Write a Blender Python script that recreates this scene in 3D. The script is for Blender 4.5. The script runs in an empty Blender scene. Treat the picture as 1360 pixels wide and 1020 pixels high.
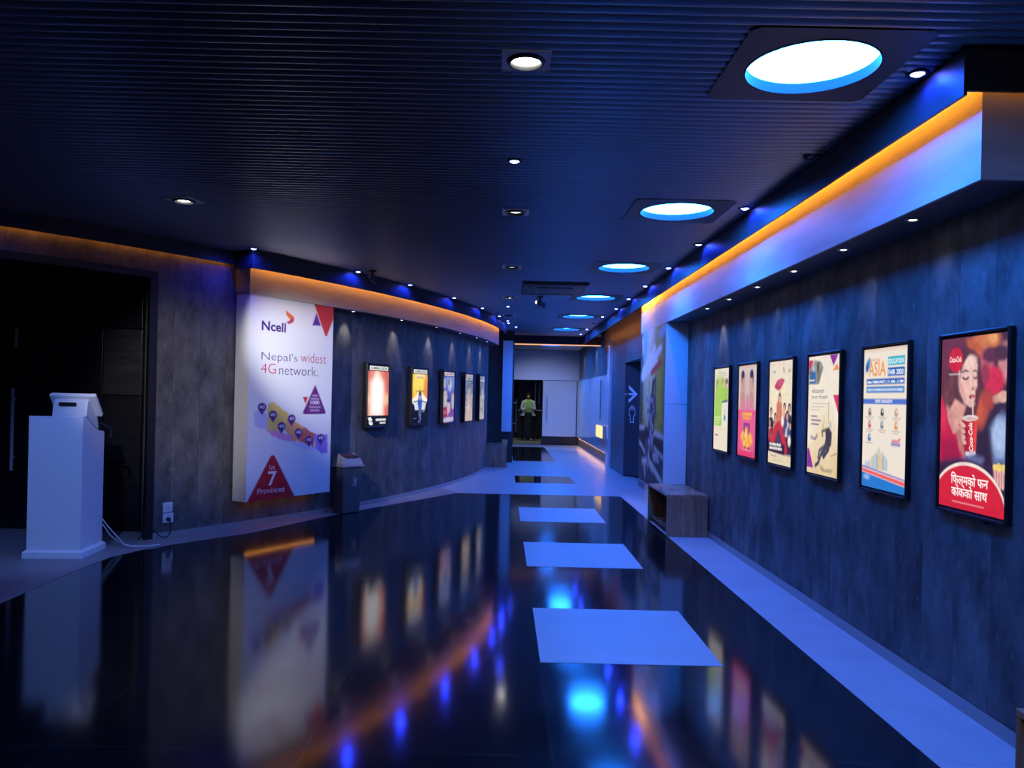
import bpy, bmesh, math, random
import numpy as np
from mathutils import Vector, Matrix
random.seed(5); NR = np.random.RandomState(7)
SC = bpy.context.scene; COL = SC.collection
PI = math.pi
rad = math.radians

# ---------------------------------------------------------------- camera, world, exposure
cam = bpy.data.cameras.new('camera'); camo = bpy.data.objects.new('camera', cam); COL.objects.link(camo)
cam.sensor_fit = 'HORIZONTAL'; cam.sensor_width = 36.0; cam.lens = 36.0*1050/1360
cam.shift_x = 12/1360; cam.shift_y = 17/1360; cam.clip_start = 0.05; cam.clip_end = 100
camo.location = (0, 0, 1.5)
camo.rotation_euler = (Matrix.Rotation(rad(90), 3, 'X') @ Matrix.Rotation(0.0222, 3, 'Z')).to_euler()
SC.camera = camo
w = bpy.data.worlds.new('world'); SC.world = w; w.use_nodes = True
w.node_tree.nodes['Background'].inputs[0].default_value = (0.01, 0.015, 0.04, 1)
w.node_tree.nodes['Background'].inputs[1].default_value = 0.05
SC.view_settings.view_transform = 'Standard'; SC.view_settings.look = 'None'
SC.view_settings.exposure = 0.0; SC.view_settings.gamma = 1.0; SC.view_settings.use_curve_mapping = False
try:
    SC.cycles.sample_clamp_indirect = 6.0; SC.cycles.max_bounces = 10; SC.cycles.use_denoising = True
    SC.cycles.caustics_reflective = False
except Exception: pass

# light levels
DISC = (1.5, 19.0, 108.0)          # round blue ceiling lamps
LED_ORANGE = (30.0, 9.6, 0.6)    # cove strips
BOX = 1.0                         # backlit posters

# ---------------------------------------------------------------- helpers
def lin(c):
    c = np.asarray(c, float)/255.0
    return np.where(c <= 0.04045, c/12.92, ((c+0.055)/1.055)**2.4)

def mat(name, col=(0.5, 0.5, 0.5), rough=0.5, metal=0.0, spec=0.5, emit=None, es=1.0, noise=0.0, scale=8.0, coat=0.0, nrough=0.0, stretch=None):
    m = bpy.data.materials.new(name); m.use_nodes = True
    nt = m.node_tree; b = nt.nodes['Principled BSDF']
    b.inputs['Base Color'].default_value = (*col, 1); b.inputs['Roughness'].default_value = rough
    b.inputs['Metallic'].default_value = metal; b.inputs['Specular IOR Level'].default_value = spec
    b.inputs['Coat Weight'].default_value = coat
    if emit is not None:
        b.inputs['Emission Color'].default_value = (*emit, 1); b.inputs['Emission Strength'].default_value = es
    if noise or nrough:
        tc = nt.nodes.new('ShaderNodeTexCoord'); mp = nt.nodes.new('ShaderNodeMapping')
        if stretch: mp.inputs['Scale'].default_value = stretch
        n = nt.nodes.new('ShaderNodeTexNoise'); n.inputs['Scale'].default_value = scale; n.inputs['Detail'].default_value = 6
        nt.links.new(tc.outputs['Object'], mp.inputs[0]); nt.links.new(mp.outputs[0], n.inputs['Vector'])
        if noise:
            r = nt.nodes.new('ShaderNodeMapRange'); r.inputs[3].default_value = 1-noise; r.inputs[4].default_value = 1+noise
            r.inputs[1].default_value = 0.3; r.inputs[2].default_value = 0.7
            nt.links.new(n.outputs[0], r.inputs[0])
            mx = nt.nodes.new('ShaderNodeVectorMath'); mx.operation = 'SCALE'; mx.inputs[0].default_value = col
            nt.links.new(r.outputs[0], mx.inputs['Scale']); nt.links.new(mx.outputs[0], b.inputs['Base Color'])
        if nrough:
            r2 = nt.nodes.new('ShaderNodeMapRange'); r2.inputs[3].default_value = rough-nrough; r2.inputs[4].default_value = rough+nrough
            nt.links.new(n.outputs[0], r2.inputs[0]); nt.links.new(r2.outputs[0], b.inputs['Roughness'])
    return m

def emat(name, col, camera_only=False):
    m = bpy.data.materials.new(name); m.use_nodes = True; nt = m.node_tree
    nt.nodes.remove(nt.nodes['Principled BSDF'])
    e = nt.nodes.new('ShaderNodeEmission'); mx = max(col)
    e.inputs[0].default_value = (col[0]/mx, col[1]/mx, col[2]/mx, 1); e.inputs[1].default_value = mx
    nt.links.new(e.outputs[0], nt.nodes['Material Output'].inputs[0])
    return m

class MB:
    def __init__(s): s.v = []; s.f = []; s.mi = []; s.cur = 0; s.M = Matrix()
    def add(s, vs, fs):
        n = len(s.v); s.v += [tuple(s.M @ Vector(v)) for v in vs]
        for f in fs: s.f.append([i+n for i in f]); s.mi.append(s.cur)
        return s
    def box(s, x0, x1, y0, y1, z0, z1):
        vs = [(x, y, z) for x in (x0, x1) for y in (y0, y1) for z in (z0, z1)]
        return s.add(vs, [(0, 1, 3, 2), (4, 6, 7, 5), (0, 4, 5, 1), (2, 3, 7, 6), (0, 2, 6, 4), (1, 5, 7, 3)])
    def quad(s, a, b, c, d): return s.add([a, b, c, d], [(0, 1, 2, 3)])
    def frustum(s, r0, z0, r1, z1):        # rects (x0,x1,y0,y1)
        vs = [(r0[0], r0[2], z0), (r0[1], r0[2], z0), (r0[1], r0[3], z0), (r0[0], r0[3], z0),
              (r1[0], r1[2], z1), (r1[1], r1[2], z1), (r1[1], r1[3], z1), (r1[0], r1[3], z1)]
        return s.add(vs, [(3, 2, 1, 0), (4, 5, 6, 7), (0, 1, 5, 4), (1, 2, 6, 5), (2, 3, 7, 6), (3, 0, 4, 7)])
    def cyl(s, c, r, z0, z1, n=24, r1=None, cap=True):
        r1 = r if r1 is None else r1
        vs = []
        for k in range(n):
            a = 2*PI*k/n; vs += [(c[0]+r*math.cos(a), c[1]+r*math.sin(a), z0), (c[0]+r1*math.cos(a), c[1]+r1*math.sin(a), z1)]
        fs = [(2*k, 2*((k+1) % n), 2*((k+1) % n)+1, 2*k+1) for k in range(n)]
        if cap: fs += [tuple(2*k for k in range(n))[::-1], tuple(2*k+1 for k in range(n))]
        return s.add(vs, fs)
    def lathe(s, prof, n=32, c=(0, 0)):
        vs = []; m = len(prof)
        for k in range(n):
            a = 2*PI*k/n; vs += [(c[0]+r*math.cos(a), c[1]+r*math.sin(a), z) for r, z in prof]
        fs = [(k*m+j, ((k+1) % n)*m+j, ((k+1) % n)*m+j+1, k*m+j+1) for k in range(n) for j in range(m-1)]
        return s.add(vs, fs)
    def tube(s, pts, r, n=8):
        pts = [Vector(p) for p in pts]; rings = []; prev = None
        for i, p in enumerate(pts):
            t = (pts[min(i+1, len(pts)-1)]-pts[max(i-1, 0)]).normalized()
            a = (prev - t*prev.dot(t)) if prev else t.orthogonal()
            a.normalize(); prev = a; b = t.cross(a); rr = r[i] if isinstance(r, (list, tuple)) else r
            rings.append([p + a*rr*math.cos(2*PI*k/n) + b*rr*math.sin(2*PI*k/n) for k in range(n)])
        vs = [v for R in rings for v in R]
        fs = [(i*n+k, i*n+(k+1) % n, (i+1)*n+(k+1) % n, (i+1)*n+k) for i in range(len(pts)-1) for k in range(n)]
        fs += [tuple(range(n))[::-1], tuple((len(pts)-1)*n+k for k in range(n))]
        return s.add(vs, fs)
    def loft(s, rings, cap=True):
        n = len(rings[0]); vs = [v for R in rings for v in R]
        fs = [(i*n+k, i*n+(k+1) % n, (i+1)*n+(k+1) % n, (i+1)*n+k) for i in range(len(rings)-1) for k in range(n)]
        if cap: fs += [tuple(range(n))[::-1], tuple((len(rings)-1)*n+k for k in range(n))]
        return s.add(vs, fs)
    def prism(s, poly, axis, a, b):       # poly in the other two axes
        def P(p, t):
            return {'x': (t, p[0], p[1]), 'y': (p[0], t, p[1]), 'z': (p[0], p[1], t)}[axis]
        n = len(poly); vs = [P(p, a) for p in poly]+[P(p, b) for p in poly]
        return s.add(vs, [tuple(range(n))[::-1], tuple(range(n, 2*n))]+[(k, (k+1) % n, n+(k+1) % n, n+k) for k in range(n)])
    def build(s, name, mats, parent=None, smooth=False, bevel=0, loc=None, fix=True):
        me = bpy.data.meshes.new(name); me.from_pydata(s.v, [], s.f)
        for m in (mats if isinstance(mats, (list, tuple)) else [mats]): me.materials.append(m)
        me.polygons.foreach_set('material_index', s.mi)
        if fix:
            bm = bmesh.new(); bm.from_mesh(me); bmesh.ops.recalc_face_normals(bm, faces=bm.faces); bm.to_mesh(me); bm.free()
        o = bpy.data.objects.new(name, me); COL.objects.link(o)
        if parent: o.parent = parent
        if loc: o.location = loc
        if smooth:
            me.polygons.foreach_set('use_smooth', [True]*len(me.polygons))
            try: me.set_sharp_from_angle(angle=rad(40))
            except Exception: pass
        if bevel:
            b = o.modifiers.new('bevel', 'BEVEL'); b.width = bevel; b.segments = 2; b.limit_method = 'ANGLE'
        return o

def tag(o, label=None, cat=None, group=None, kind=None):
    if label: o['label'] = label
    if cat: o['category'] = cat
    if group: o['group'] = group
    if kind: o['kind'] = kind
    return o
def thing(name, label, cat, loc=(0, 0, 0), rotz=0.0, group=None):
    o = bpy.data.objects.new(name, None); COL.objects.link(o); o.location = loc; o.rotation_euler = (0, 0, rotz)
    o.empty_display_size = 0.1
    return tag(o, label, cat, group)
def struct(o, label=None, cat=None):
    o['kind'] = 'structure'
    if label: o['label'] = label
    if cat: o['category'] = cat
    return o
def copy_tree(o, parent=None):
    c = o.copy(); COL.objects.link(c); c.parent = parent
    for ch in list(o.children): copy_tree(ch, c)
    return c
def spot_light(name, parent, loc, target, power, col=(1, 1, 1), angle=40, blend=0.5, size=0.03):
    l = bpy.data.lights.new(name, 'SPOT'); l.energy = power; l.color = col; l.spot_size = rad(angle); l.spot_blend = blend; l.shadow_soft_size = size
    o = bpy.data.objects.new(name, l); COL.objects.link(o)
    if parent: o.parent = parent
    o.location = loc; d = Vector(target)-Vector(loc); o.rotation_euler = d.to_track_quat('-Z', 'Y').to_euler()
    return o

# text -> flat mesh data in (x, y) with left-bottom origin
_tc = {}
def text_data(s, shear=0.0, bold=0.0):
    k = (s, shear, bold)
    if k in _tc: return _tc[k]
    cu = bpy.data.curves.new('t', 'FONT'); cu.body = s; cu.resolution_u = 3; cu.shear = shear; cu.offset = bold
    ob = bpy.data.objects.new('t', cu); COL.objects.link(ob)
    dg = bpy.context.evaluated_depsgraph_get(); dg.update()
    me = bpy.data.meshes.new_from_object(ob.evaluated_get(dg))
    v = np.array([(p.co.x, p.co.y) for p in me.vertices]); f = [list(p.vertices) for p in me.polygons]
    bpy.data.objects.remove(ob); bpy.data.curves.remove(cu); bpy.data.meshes.remove(me)
    _tc[k] = (v, f); return _tc[k]

class Art:
    """A printed sheet w x h metres: a fine grid of coloured vertices plus lettering just in front of it. u to the right, v down, 0..1."""
    def __init__(s, w, h, nx, ny, bg):
        s.w, s.h, s.nx, s.ny, s.k = w, h, nx, ny, h/w
        U, V = np.meshgrid(np.linspace(0, 1, nx+1), np.linspace(0, 1, ny+1)); s.U, s.V = U, V
        s.img = np.zeros(U.shape+(3,)); s.img[:] = lin(bg); s.tv = []; s.tf = []; s.tcol = []; s.layer = 0
    def mix(s, a, col):
        c = col if isinstance(col, np.ndarray) and col.ndim == 3 else lin(col)
        s.img = s.img*(1-a[..., None]) + c*a[..., None]; return s
    def sd(s, pts):
        P = np.array([(p[0], p[1]*s.k) for p in pts]); X, Y = s.U, s.V*s.k
        d = np.full(X.shape, 1e9); sg = np.ones(X.shape); n = len(P)
        for i in range(n):
            a, b = P[i], P[i-1]; e = b-a; wx, wy = X-a[0], Y-a[1]
            t = np.clip((wx*e[0]+wy*e[1])/max(e@e, 1e-12), 0, 1)
            d = np.minimum(d, (wx-e[0]*t)**2+(wy-e[1]*t)**2)
            c1, c2, c3 = Y >= a[1], Y < b[1], e[0]*wy > e[1]*wx
            sg = np.where((c1 & c2 & c3) | (~c1 & ~c2 & ~c3), -sg, sg)
        return sg*np.sqrt(d)
    def poly(s, pts, col, soft=0.012, al=1.0): return s.mix(al*np.clip(.5-s.sd(pts)/soft, 0, 1), col)
    def ell(s, cx, cy, rx, ry, col, soft=0.15, rot=0.0, al=1.0):     # rx, ry in units of the width
        x, y = s.U-cx, (s.V-cy)*s.k; c, q = math.cos(rot), math.sin(rot)
        r = np.sqrt(((x*c+y*q)/rx)**2+((-x*q+y*c)/ry)**2)
        return s.mix(al*np.clip(.5-(r-1)/soft, 0, 1), col)
    def rect(s, u0, v0, u1, v1, col, soft=0.012, al=1.0): return s.poly([(u0, v0), (u1, v0), (u1, v1), (u0, v1)], col, soft, al)
    def line(s, pts, wd, col, soft=0.015, al=1.0):
        X, Y = s.U, s.V*s.k; d = np.full(X.shape, 1e9)
        for (a, b) in zip(pts[:-1], pts[1:]):
            a = np.array((a[0], a[1]*s.k)); e = np.array((b[0], b[1]*s.k))-a; wx, wy = X-a[0], Y-a[1]
            t = np.clip((wx*e[0]+wy*e[1])/max(e@e, 1e-12), 0, 1); d = np.minimum(d, np.hypot(wx-e[0]*t, wy-e[1]*t))
        return s.mix(al*np.clip(.5-(d-wd/2)/soft, 0, 1), col)
    def grain(s, amt, cell=4, mask=None):
        r = NR.rand(s.ny//cell+2, s.nx//cell+2)
        yi = np.linspace(0, r.shape[0]-1.001, s.ny+1); xi = np.linspace(0, r.shape[1]-1.001, s.nx+1)
        y0, x0 = yi.astype(int), xi.astype(int); fy, fx = (yi-y0)[:, None], (xi-x0)[None]
        g = (r[y0][:, x0]*(1-fx)+r[y0][:, x0+1]*fx)*(1-fy)+(r[y0+1][:, x0]*(1-fx)+r[y0+1][:, x0+1]*fx)*fy
        g = 1+amt*(g-.5)*2
        if mask is not None: g = 1+(g-1)*mask
        s.img = s.img*g[..., None]; return s
    def box(s, u0, v0, u1, v1): return ((s.U > u0) & (s.U < u1) & (s.V > v0) & (s.V < v1)).astype(float)
    def text(s, t, u, v, col, width=None, height=None, align='l', shear=0.0, bold=0.0, rot=0.0):
        """baseline-left at (u, v); width in u units (or height of the letters in u units)."""
        V, F = text_data(t, shear, bold); mn, mxx = V.min(0), V.max(0); sz = mxx-mn
        sx = sy = (width/sz[0]) if width else height/sz[1]
        if width and height: sy = height/sz[1]
        P = (V-mn)*np.array([sx, sy]); W = sz[0]*sx
        if align == 'c': P[:, 0] -= W/2
        P[:, 1] += 0 if mn[1] > -0.05 else mn[1]*sy
        c, q = math.cos(rot), math.sin(rot); P = np.c_[P[:, 0]*c-P[:, 1]*q, P[:, 0]*q+P[:, 1]*c]
        n = len(s.tv)
        s.tv += [(u*s.w+p[0]*s.w, (1-v)*s.h+p[1]*s.w) for p in P]; s.tf += [[i+n for i in f] for f in F]
        s.tcol += [tuple(lin(col))]*len(P); return s
    def lines(s, u0, v0, widths, dv, col, th=0.012, al=0.8, align='l'):
        for i, wd in enumerate(widths):
            a = u0-wd/2 if align == 'c' else u0
            s.rect(a, v0+i*dv-th/2/s.k, a+wd, v0+i*dv+th/2/s.k, col, th*.6, al)
        return s
    def build(s, name, material, parent, x0, y, z0):
        """local plane: x from x0, at depth y (viewer on the -y side), z from z0."""
        xs = x0+s.U*s.w; zs = z0+(1-s.V)*s.h
        V = np.c_[xs.ravel(), np.full(xs.size, y), zs.ravel()]; C = np.c_[s.img.reshape(-1, 3), np.ones(xs.size)]
        n = s.nx+1; F = []
        for j in range(s.ny):
            for i in range(s.nx): F.append((j*n+i, (j+1)*n+i, (j+1)*n+i+1, j*n+i+1))
        if s.tv:
            b = len(V); T = np.array(s.tv); V = np.r_[V, np.c_[x0+T[:, 0], np.full(len(T), y-0.0012), z0+T[:, 1]]]
            C = np.r_[C, np.c_[np.array(s.tcol), np.ones(len(T))]]; F += [tuple(i+b for i in f) for f in s.tf]
        me = bpy.data.meshes.new(name); me.from_pydata(V.tolist(), [], F); me.materials.append(material)
        ca = me.color_attributes.new('Col', 'FLOAT_COLOR', 'POINT'); ca.data.foreach_set('color', np.clip(C, 0, 4).ravel().astype(np.float32))
        o = bpy.data.objects.new(name, me); COL.objects.link(o); o.parent = parent
        return o

def print_mat(name, emit=None, rough=0.35):
    m = bpy.data.materials.new(name); m.use_nodes = True; nt = m.node_tree; b = nt.nodes['Principled BSDF']
    a = nt.nodes.new('ShaderNodeVertexColor'); a.layer_name = 'Col'
    if emit:
        b.inputs['Base Color'].default_value = (0.02, 0.02, 0.02, 1); b.inputs['Roughness'].default_value = 0.3
        nt.links.new(a.outputs[0], b.inputs['Emission Color']); b.inputs['Emission Strength'].default_value = emit
        m.cycles.emission_sampling = 'NONE'
    else:
        nt.links.new(a.outputs[0], b.inputs['Base Color']); b.inputs['Roughness'].default_value = rough
    return m

# ---------------------------------------------------------------- materials
def wall_panels(name, col, pw=0.3, rough=0.5, var=0.35, mott=0.55):
    """dark concrete-look wall panels: u = metres along the wall, v = height (UV map)."""
    m = bpy.data.materials.new(name); m.use_nodes = True; nt = m.node_tree; N = nt.nodes; L = nt.links; b = N['Principled BSDF']
    uv = N.new('ShaderNodeUVMap'); sep = N.new('ShaderNodeSeparateXYZ'); L.new(uv.outputs[0], sep.inputs[0])
    def math_(op, a, bb=None):
        n = N.new('ShaderNodeMath'); n.operation = op
        for i, x in enumerate((a, bb)):
            if x is None: continue
            if isinstance(x, (int, float)): n.inputs[i].default_value = x
            else: L.new(x, n.inputs[i])
        return n.outputs[0]
    q = math_('DIVIDE', sep.outputs[0], pw); fl = math_('FLOOR', q); fr = math_('FRACT', q)
    wn = N.new('ShaderNodeTexWhiteNoise'); wn.noise_dimensions = '1D'; L.new(fl, wn.inputs['W'])
    tint = math_('ADD', math_('MULTIPLY', wn.outputs[0], var), 1-var/2)
    mp = N.new('ShaderNodeMapping'); L.new(uv.outputs[0], mp.inputs[0]); mp.inputs['Scale'].default_value = (4.0, 2.2, 1)
    # every panel its own stretch of pattern
    comb = N.new('ShaderNodeCombineXYZ'); L.new(math_('MULTIPLY', fl, 7.3), comb.inputs[2]); L.new(math_('MULTIPLY', fl, 3.1), comb.inputs[1])
    va = N.new('ShaderNodeVectorMath'); va.operation = 'ADD'; L.new(mp.outputs[0], va.inputs[0]); L.new(comb.outputs[0], va.inputs[1])
    n1 = N.new('ShaderNodeTexNoise'); n1.inputs['Scale'].default_value = 1.3; n1.inputs['Detail'].default_value = 8; n1.inputs['Roughness'].default_value = 0.65
    L.new(va.outputs[0], n1.inputs['Vector'])
    mr = N.new('ShaderNodeMapRange'); mr.inputs[1].default_value = 0.32; mr.inputs[2].default_value = 0.72; mr.inputs[3].default_value = 1-mott; mr.inputs[4].default_value = 1+mott
    L.new(n1.outputs[0], mr.inputs[0])
    n2 = N.new('ShaderNodeTexNoise'); n2.inputs['Scale'].default_value = 7.0; n2.inputs['Detail'].default_value = 5; L.new(va.outputs[0], n2.inputs['Vector'])
    sc = N.new('ShaderNodeMapRange'); sc.inputs[1].default_value = 0.62; sc.inputs[2].default_value = 0.78; sc.inputs[3].default_value = 0; sc.inputs[4].default_value = 0.9; L.new(n2.outputs[0], sc.inputs[0])
    # thin joint
    d = math_('MINIMUM', fr, math_('SUBTRACT', 1.0, fr)); jn = math_('GREATER_THAN', d, 0.006)
    jn2 = math_('ADD', math_('MULTIPLY', jn, 0.6), 0.4)
    tot = math_('MULTIPLY', math_('MULTIPLY', tint, math_('ADD', mr.outputs[0], sc.outputs[0])), jn2)
    vm = N.new('ShaderNodeVectorMath'); vm.operation = 'SCALE'; vm.inputs[0].default_value = col; L.new(tot, vm.inputs['Scale'])
    L.new(vm.outputs[0], b.inputs['Base Color']); b.inputs['Roughness'].default_value = rough; b.inputs['Specular IOR Level'].default_value = 0.35
    bp = N.new('ShaderNodeBump'); bp.inputs['Strength'].default_value = 0.12; bp.inputs['Distance'].default_value = 0.004
    L.new(n2.outputs[0], bp.inputs['Height']); L.new(bp.outputs[0], b.inputs['Normal'])
    return m

def floor_dark():
    m = bpy.data.materials.new('dark_floor_tile'); m.use_nodes = True; nt = m.node_tree; N = nt.nodes; L = nt.links; b = N['Principled BSDF']
    tc = N.new('ShaderNodeTexCoord'); mp = N.new('ShaderNodeMapping'); mp.inputs['Location'].default_value = (-0.24, -0.97, 0)
    L.new(tc.outputs['Object'], mp.inputs[0])
    br = N.new('ShaderNodeTexBrick'); br.offset = 0.0; br.inputs['Scale'].default_value = 1.0
    br.inputs['Brick Width'].default_value = 1.04; br.inputs['Row Height'].default_value = 1.17; br.inputs['Mortar Size'].default_value = 0.003
    br.inputs['Color1'].default_value = (0.0065, 0.0065, 0.009, 1); br.inputs['Color2'].default_value = (0.009, 0.009, 0.012, 1); br.inputs['Mortar'].default_value = (0.03, 0.03, 0.035, 1)
    L.new(mp.outputs[0], br.inputs['Vector']); L.new(br.outputs['Color'], b.inputs['Base Color'])
    n = N.new('ShaderNodeTexNoise'); n.inputs['Scale'].default_value = 2.5; n.inputs['Detail'].default_value = 5; L.new(tc.outputs['Object'], n.inputs['Vector'])
    r = N.new('ShaderNodeMapRange'); r.inputs[3].default_value = 0.07; r.inputs[4].default_value = 0.13; L.new(n.outputs[0], r.inputs[0])
    L.new(r.outputs[0], b.inputs['Roughness']); b.inputs['Specular IOR Level'].default_value = 0.5
    return m

def wood(name, col, sc=(9, 9, 0.9)):
    m = bpy.data.materials.new(name); m.use_nodes = True; nt = m.node_tree; N = nt.nodes; L = nt.links; b = N['Principled BSDF']
    tc = N.new('ShaderNodeTexCoord'); mp = N.new('ShaderNodeMapping'); mp.inputs['Scale'].default_value = sc; L.new(tc.outputs['Object'], mp.inputs[0])
    n = N.new('ShaderNodeTexNoise'); n.inputs['Scale'].default_value = 2.2; n.inputs['Detail'].default_value = 7; n.inputs['Distortion'].default_value = 0.8; L.new(mp.outputs[0], n.inputs['Vector'])
    cr = N.new('ShaderNodeValToRGB'); cr.color_ramp.elements[0].position = 0.3; cr.color_ramp.elements[1].position = 0.72
    cr.color_ramp.elements[0].color = (*[c*0.45 for c in col], 1); cr.color_ramp.elements[1].color = (*col, 1)
    L.new(n.outputs[0], cr.inputs[0]); L.new(cr.outputs[0], b.inputs['Base Color']); b.inputs['Roughness'].default_value = 0.26
    return m

M = {}
M['wallR'] = wall_panels('dark_panel_wall_right', (0.105, 0.11, 0.115), pw=0.30, mott=0.7)
M['wallL'] = wall_panels('dark_panel_wall_left', (0.115, 0.11, 0.11), pw=0.31)
M['sign_wall'] = wall_panels('blue_grey_wall', (0.16, 0.16, 0.165), pw=0.6, rough=0.4, var=0.1, mott=0.15)
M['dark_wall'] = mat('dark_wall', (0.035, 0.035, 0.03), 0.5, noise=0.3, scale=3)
M['black'] = mat('matt_black', (0.008, 0.008, 0.01), 0.45)
M['bezel'] = mat('black_bezel', (0.006, 0.006, 0.008), 0.35)
M['slat'] = mat('dark_metal_slats', (0.30, 0.305, 0.335), 0.34, metal=0.82, spec=0.5, nrough=0.06, scale=3)
M['void'] = mat('ceiling_void', (0.004, 0.004, 0.005), 0.9)
M['fascia'] = mat('dark_fascia_paint', (0.035, 0.037, 0.042), 0.42, spec=0.3)
M['board'] = mat('white_soffit_board', (0.44, 0.44, 0.44), 0.5, noise=0.12, scale=3, stretch=(0.6, 0.6, 4))
M['soffit'] = mat('grey_soffit_underside', (0.10, 0.10, 0.11), 0.5)
M['floor'] = floor_dark()
M['tile'] = mat('light_floor_tile', (0.40, 0.42, 0.44), 0.5, noise=0.06, scale=2)
M['hall'] = mat('light_hall_tile', (0.36, 0.38, 0.40), 0.33, noise=0.10, scale=1.6, stretch=(0.5, 3, 1), nrough=0.08)
M['strip'] = mat('light_border_tile', (0.40, 0.40, 0.43), 0.5, noise=0.08, scale=3)
M['stripL'] = mat('grey_border_tile', (0.25, 0.24, 0.24), 0.5, noise=0.10, scale=4)
M['skirt'] = mat('grey_metal_skirting', (0.35, 0.35, 0.36), 0.3, metal=0.4)
M['white'] = mat('white_paint', (0.78, 0.78, 0.79), 0.4)
M['white_gloss'] = mat('white_gloss_panel', (0.70, 0.71, 0.73), 0.16, spec=0.5)
M['plastic'] = mat('white_plastic', (0.66, 0.67, 0.68), 0.35)
M['steel'] = mat('brushed_steel', (0.55, 0.56, 0.58), 0.28, metal=1.0)
M['satin'] = mat('satin_steel', (0.62, 0.56, 0.55), 0.4, metal=0.3)
M['door'] = mat('black_door_laminate', (0.008, 0.008, 0.010), 0.30, noise=0.4, scale=5, stretch=(1, 1, 6))
M['door2'] = mat('black_door_panel', (0.02, 0.022, 0.026), 0.35, noise=0.4, scale=5, stretch=(1, 1, 6))
M['wood'] = wood('brown_wood_veneer', (0.50, 0.28, 0.17))
M['woodtop'] = wood('brown_wood_top', (0.50, 0.28, 0.17), (0.9, 9, 9))
M['woodin'] = wood('brown_wood_inside', (0.30, 0.20, 0.12))
M['bin'] = mat('dark_grey_bin_plastic', (0.085, 0.095, 0.105), 0.4)
M['lid'] = mat('grey_lid_plastic', (0.27, 0.28, 0.30), 0.35)
M['flap'] = mat('maroon_flap', (0.07, 0.018, 0.022), 0.35)
M['cable_w'] = mat('pale_cable', (0.5, 0.5, 0.5), 0.4)
M['disc'] = emat('blue_lamp_diffuser', DISC)
M['rim'] = mat('lamp_rim_grey', (0.022, 0.024, 0.026), 0.6, spec=0.1)
M['plate'] = mat('dark_lamp_plate', (0.05, 0.05, 0.055), 0.45)
M['led'] = emat('orange_led', LED_ORANGE)
M['led_weak'] = emat('orange_led_weak', tuple(c*0.30 for c in LED_ORANGE))
M['led_hot'] = emat('orange_led_bright', tuple(c*k for c, k in zip(LED_ORANGE, (6, 8, 14))))
M['led_dim'] = emat('orange_led_dim', (2.2, 0.75, 0.12))
M['led_line'] = emat('peach_led_line', (1.1, 0.52, 0.30))
M['led_floor'] = emat('amber_led', (14.0, 7.0, 1.8))
M['blue_lens'] = emat('blue_led_lens', (6.0, 8.0, 60.0))
M['blue_off'] = mat('unlit_lens', (0.03, 0.03, 0.05), 0.2)
M['white_lens'] = emat('white_lamp_lens', (40.0, 40.0, 36.0))
M['dim_lens'] = emat('dim_lamp_lens', (1.2, 1.25, 1.35))
M['warm_lens'] = emat('small_lamp_lens', (9.0, 8.6, 8.0))
M['sconce'] = emat('warm_sconce_diffuser', (1.6, 0.92, 0.42))
M['sconce_end'] = mat('warm_sconce_body', (0.55, 0.42, 0.30), 0.5)
M['print_lit'] = print_mat('backlit_print', BOX)
M['print_lit2'] = print_mat('backlit_print_dimmer', BOX*0.75)
M['print'] = print_mat('printed_sheet', None, 0.4)
M['sign'] = emat('lit_sign_face', (0.10, 0.28, 0.62))
M['skin'] = mat('skin', (0.42, 0.24, 0.17), 0.5)
M['hair'] = mat('dark_hair', (0.012, 0.009, 0.008), 0.4)
M['green'] = mat('green_blouse', (0.22, 0.50, 0.10), 0.7)
M['cloth_w'] = mat('white_cardigan', (0.55, 0.58, 0.55), 0.8)
M['cloth_b'] = mat('black_cloth', (0.008, 0.008, 0.009), 0.8)
M['shoe'] = mat('pale_shoe', (0.5, 0.52, 0.48), 0.5)
M['olive'] = mat('olive_carpet', (0.20, 0.20, 0.13), 0.9, noise=0.2, scale=20)
M['tan'] = mat('tan_card', (0.80, 0.36, 0.16), 0.6)

# ---------------------------------------------------------------- layout
H = 3.0                                   # ceiling
CX, CY, R = -16.674, 17.627, 16.40        # left wall: arc bulging into the hall
def arc(r, a, z=0.0): return (CX+r*math.cos(rad(a)), CY+r*math.sin(rad(a)), z)
XW, XB, XF = 2.30, 2.015, 1.90           # right wall, soffit board, fascia
Y0S, Y1S = 3.37, 11.65                    # right soffit ends
RB, RF = R+0.24, R+0.345                   # left board and fascia
A0, A1 = -33.2, -5.4                      # left board from the advert to its end
A_DOOR = -36.4
DISC_Y = [0.80, 3.53, 6.27, 9.01, 11.75, 14.48, 17.22, 19.95, 22.6]
WSPOT_Y = [3.52, 6.40, 9.10, 11.91, 14.43]

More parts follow.
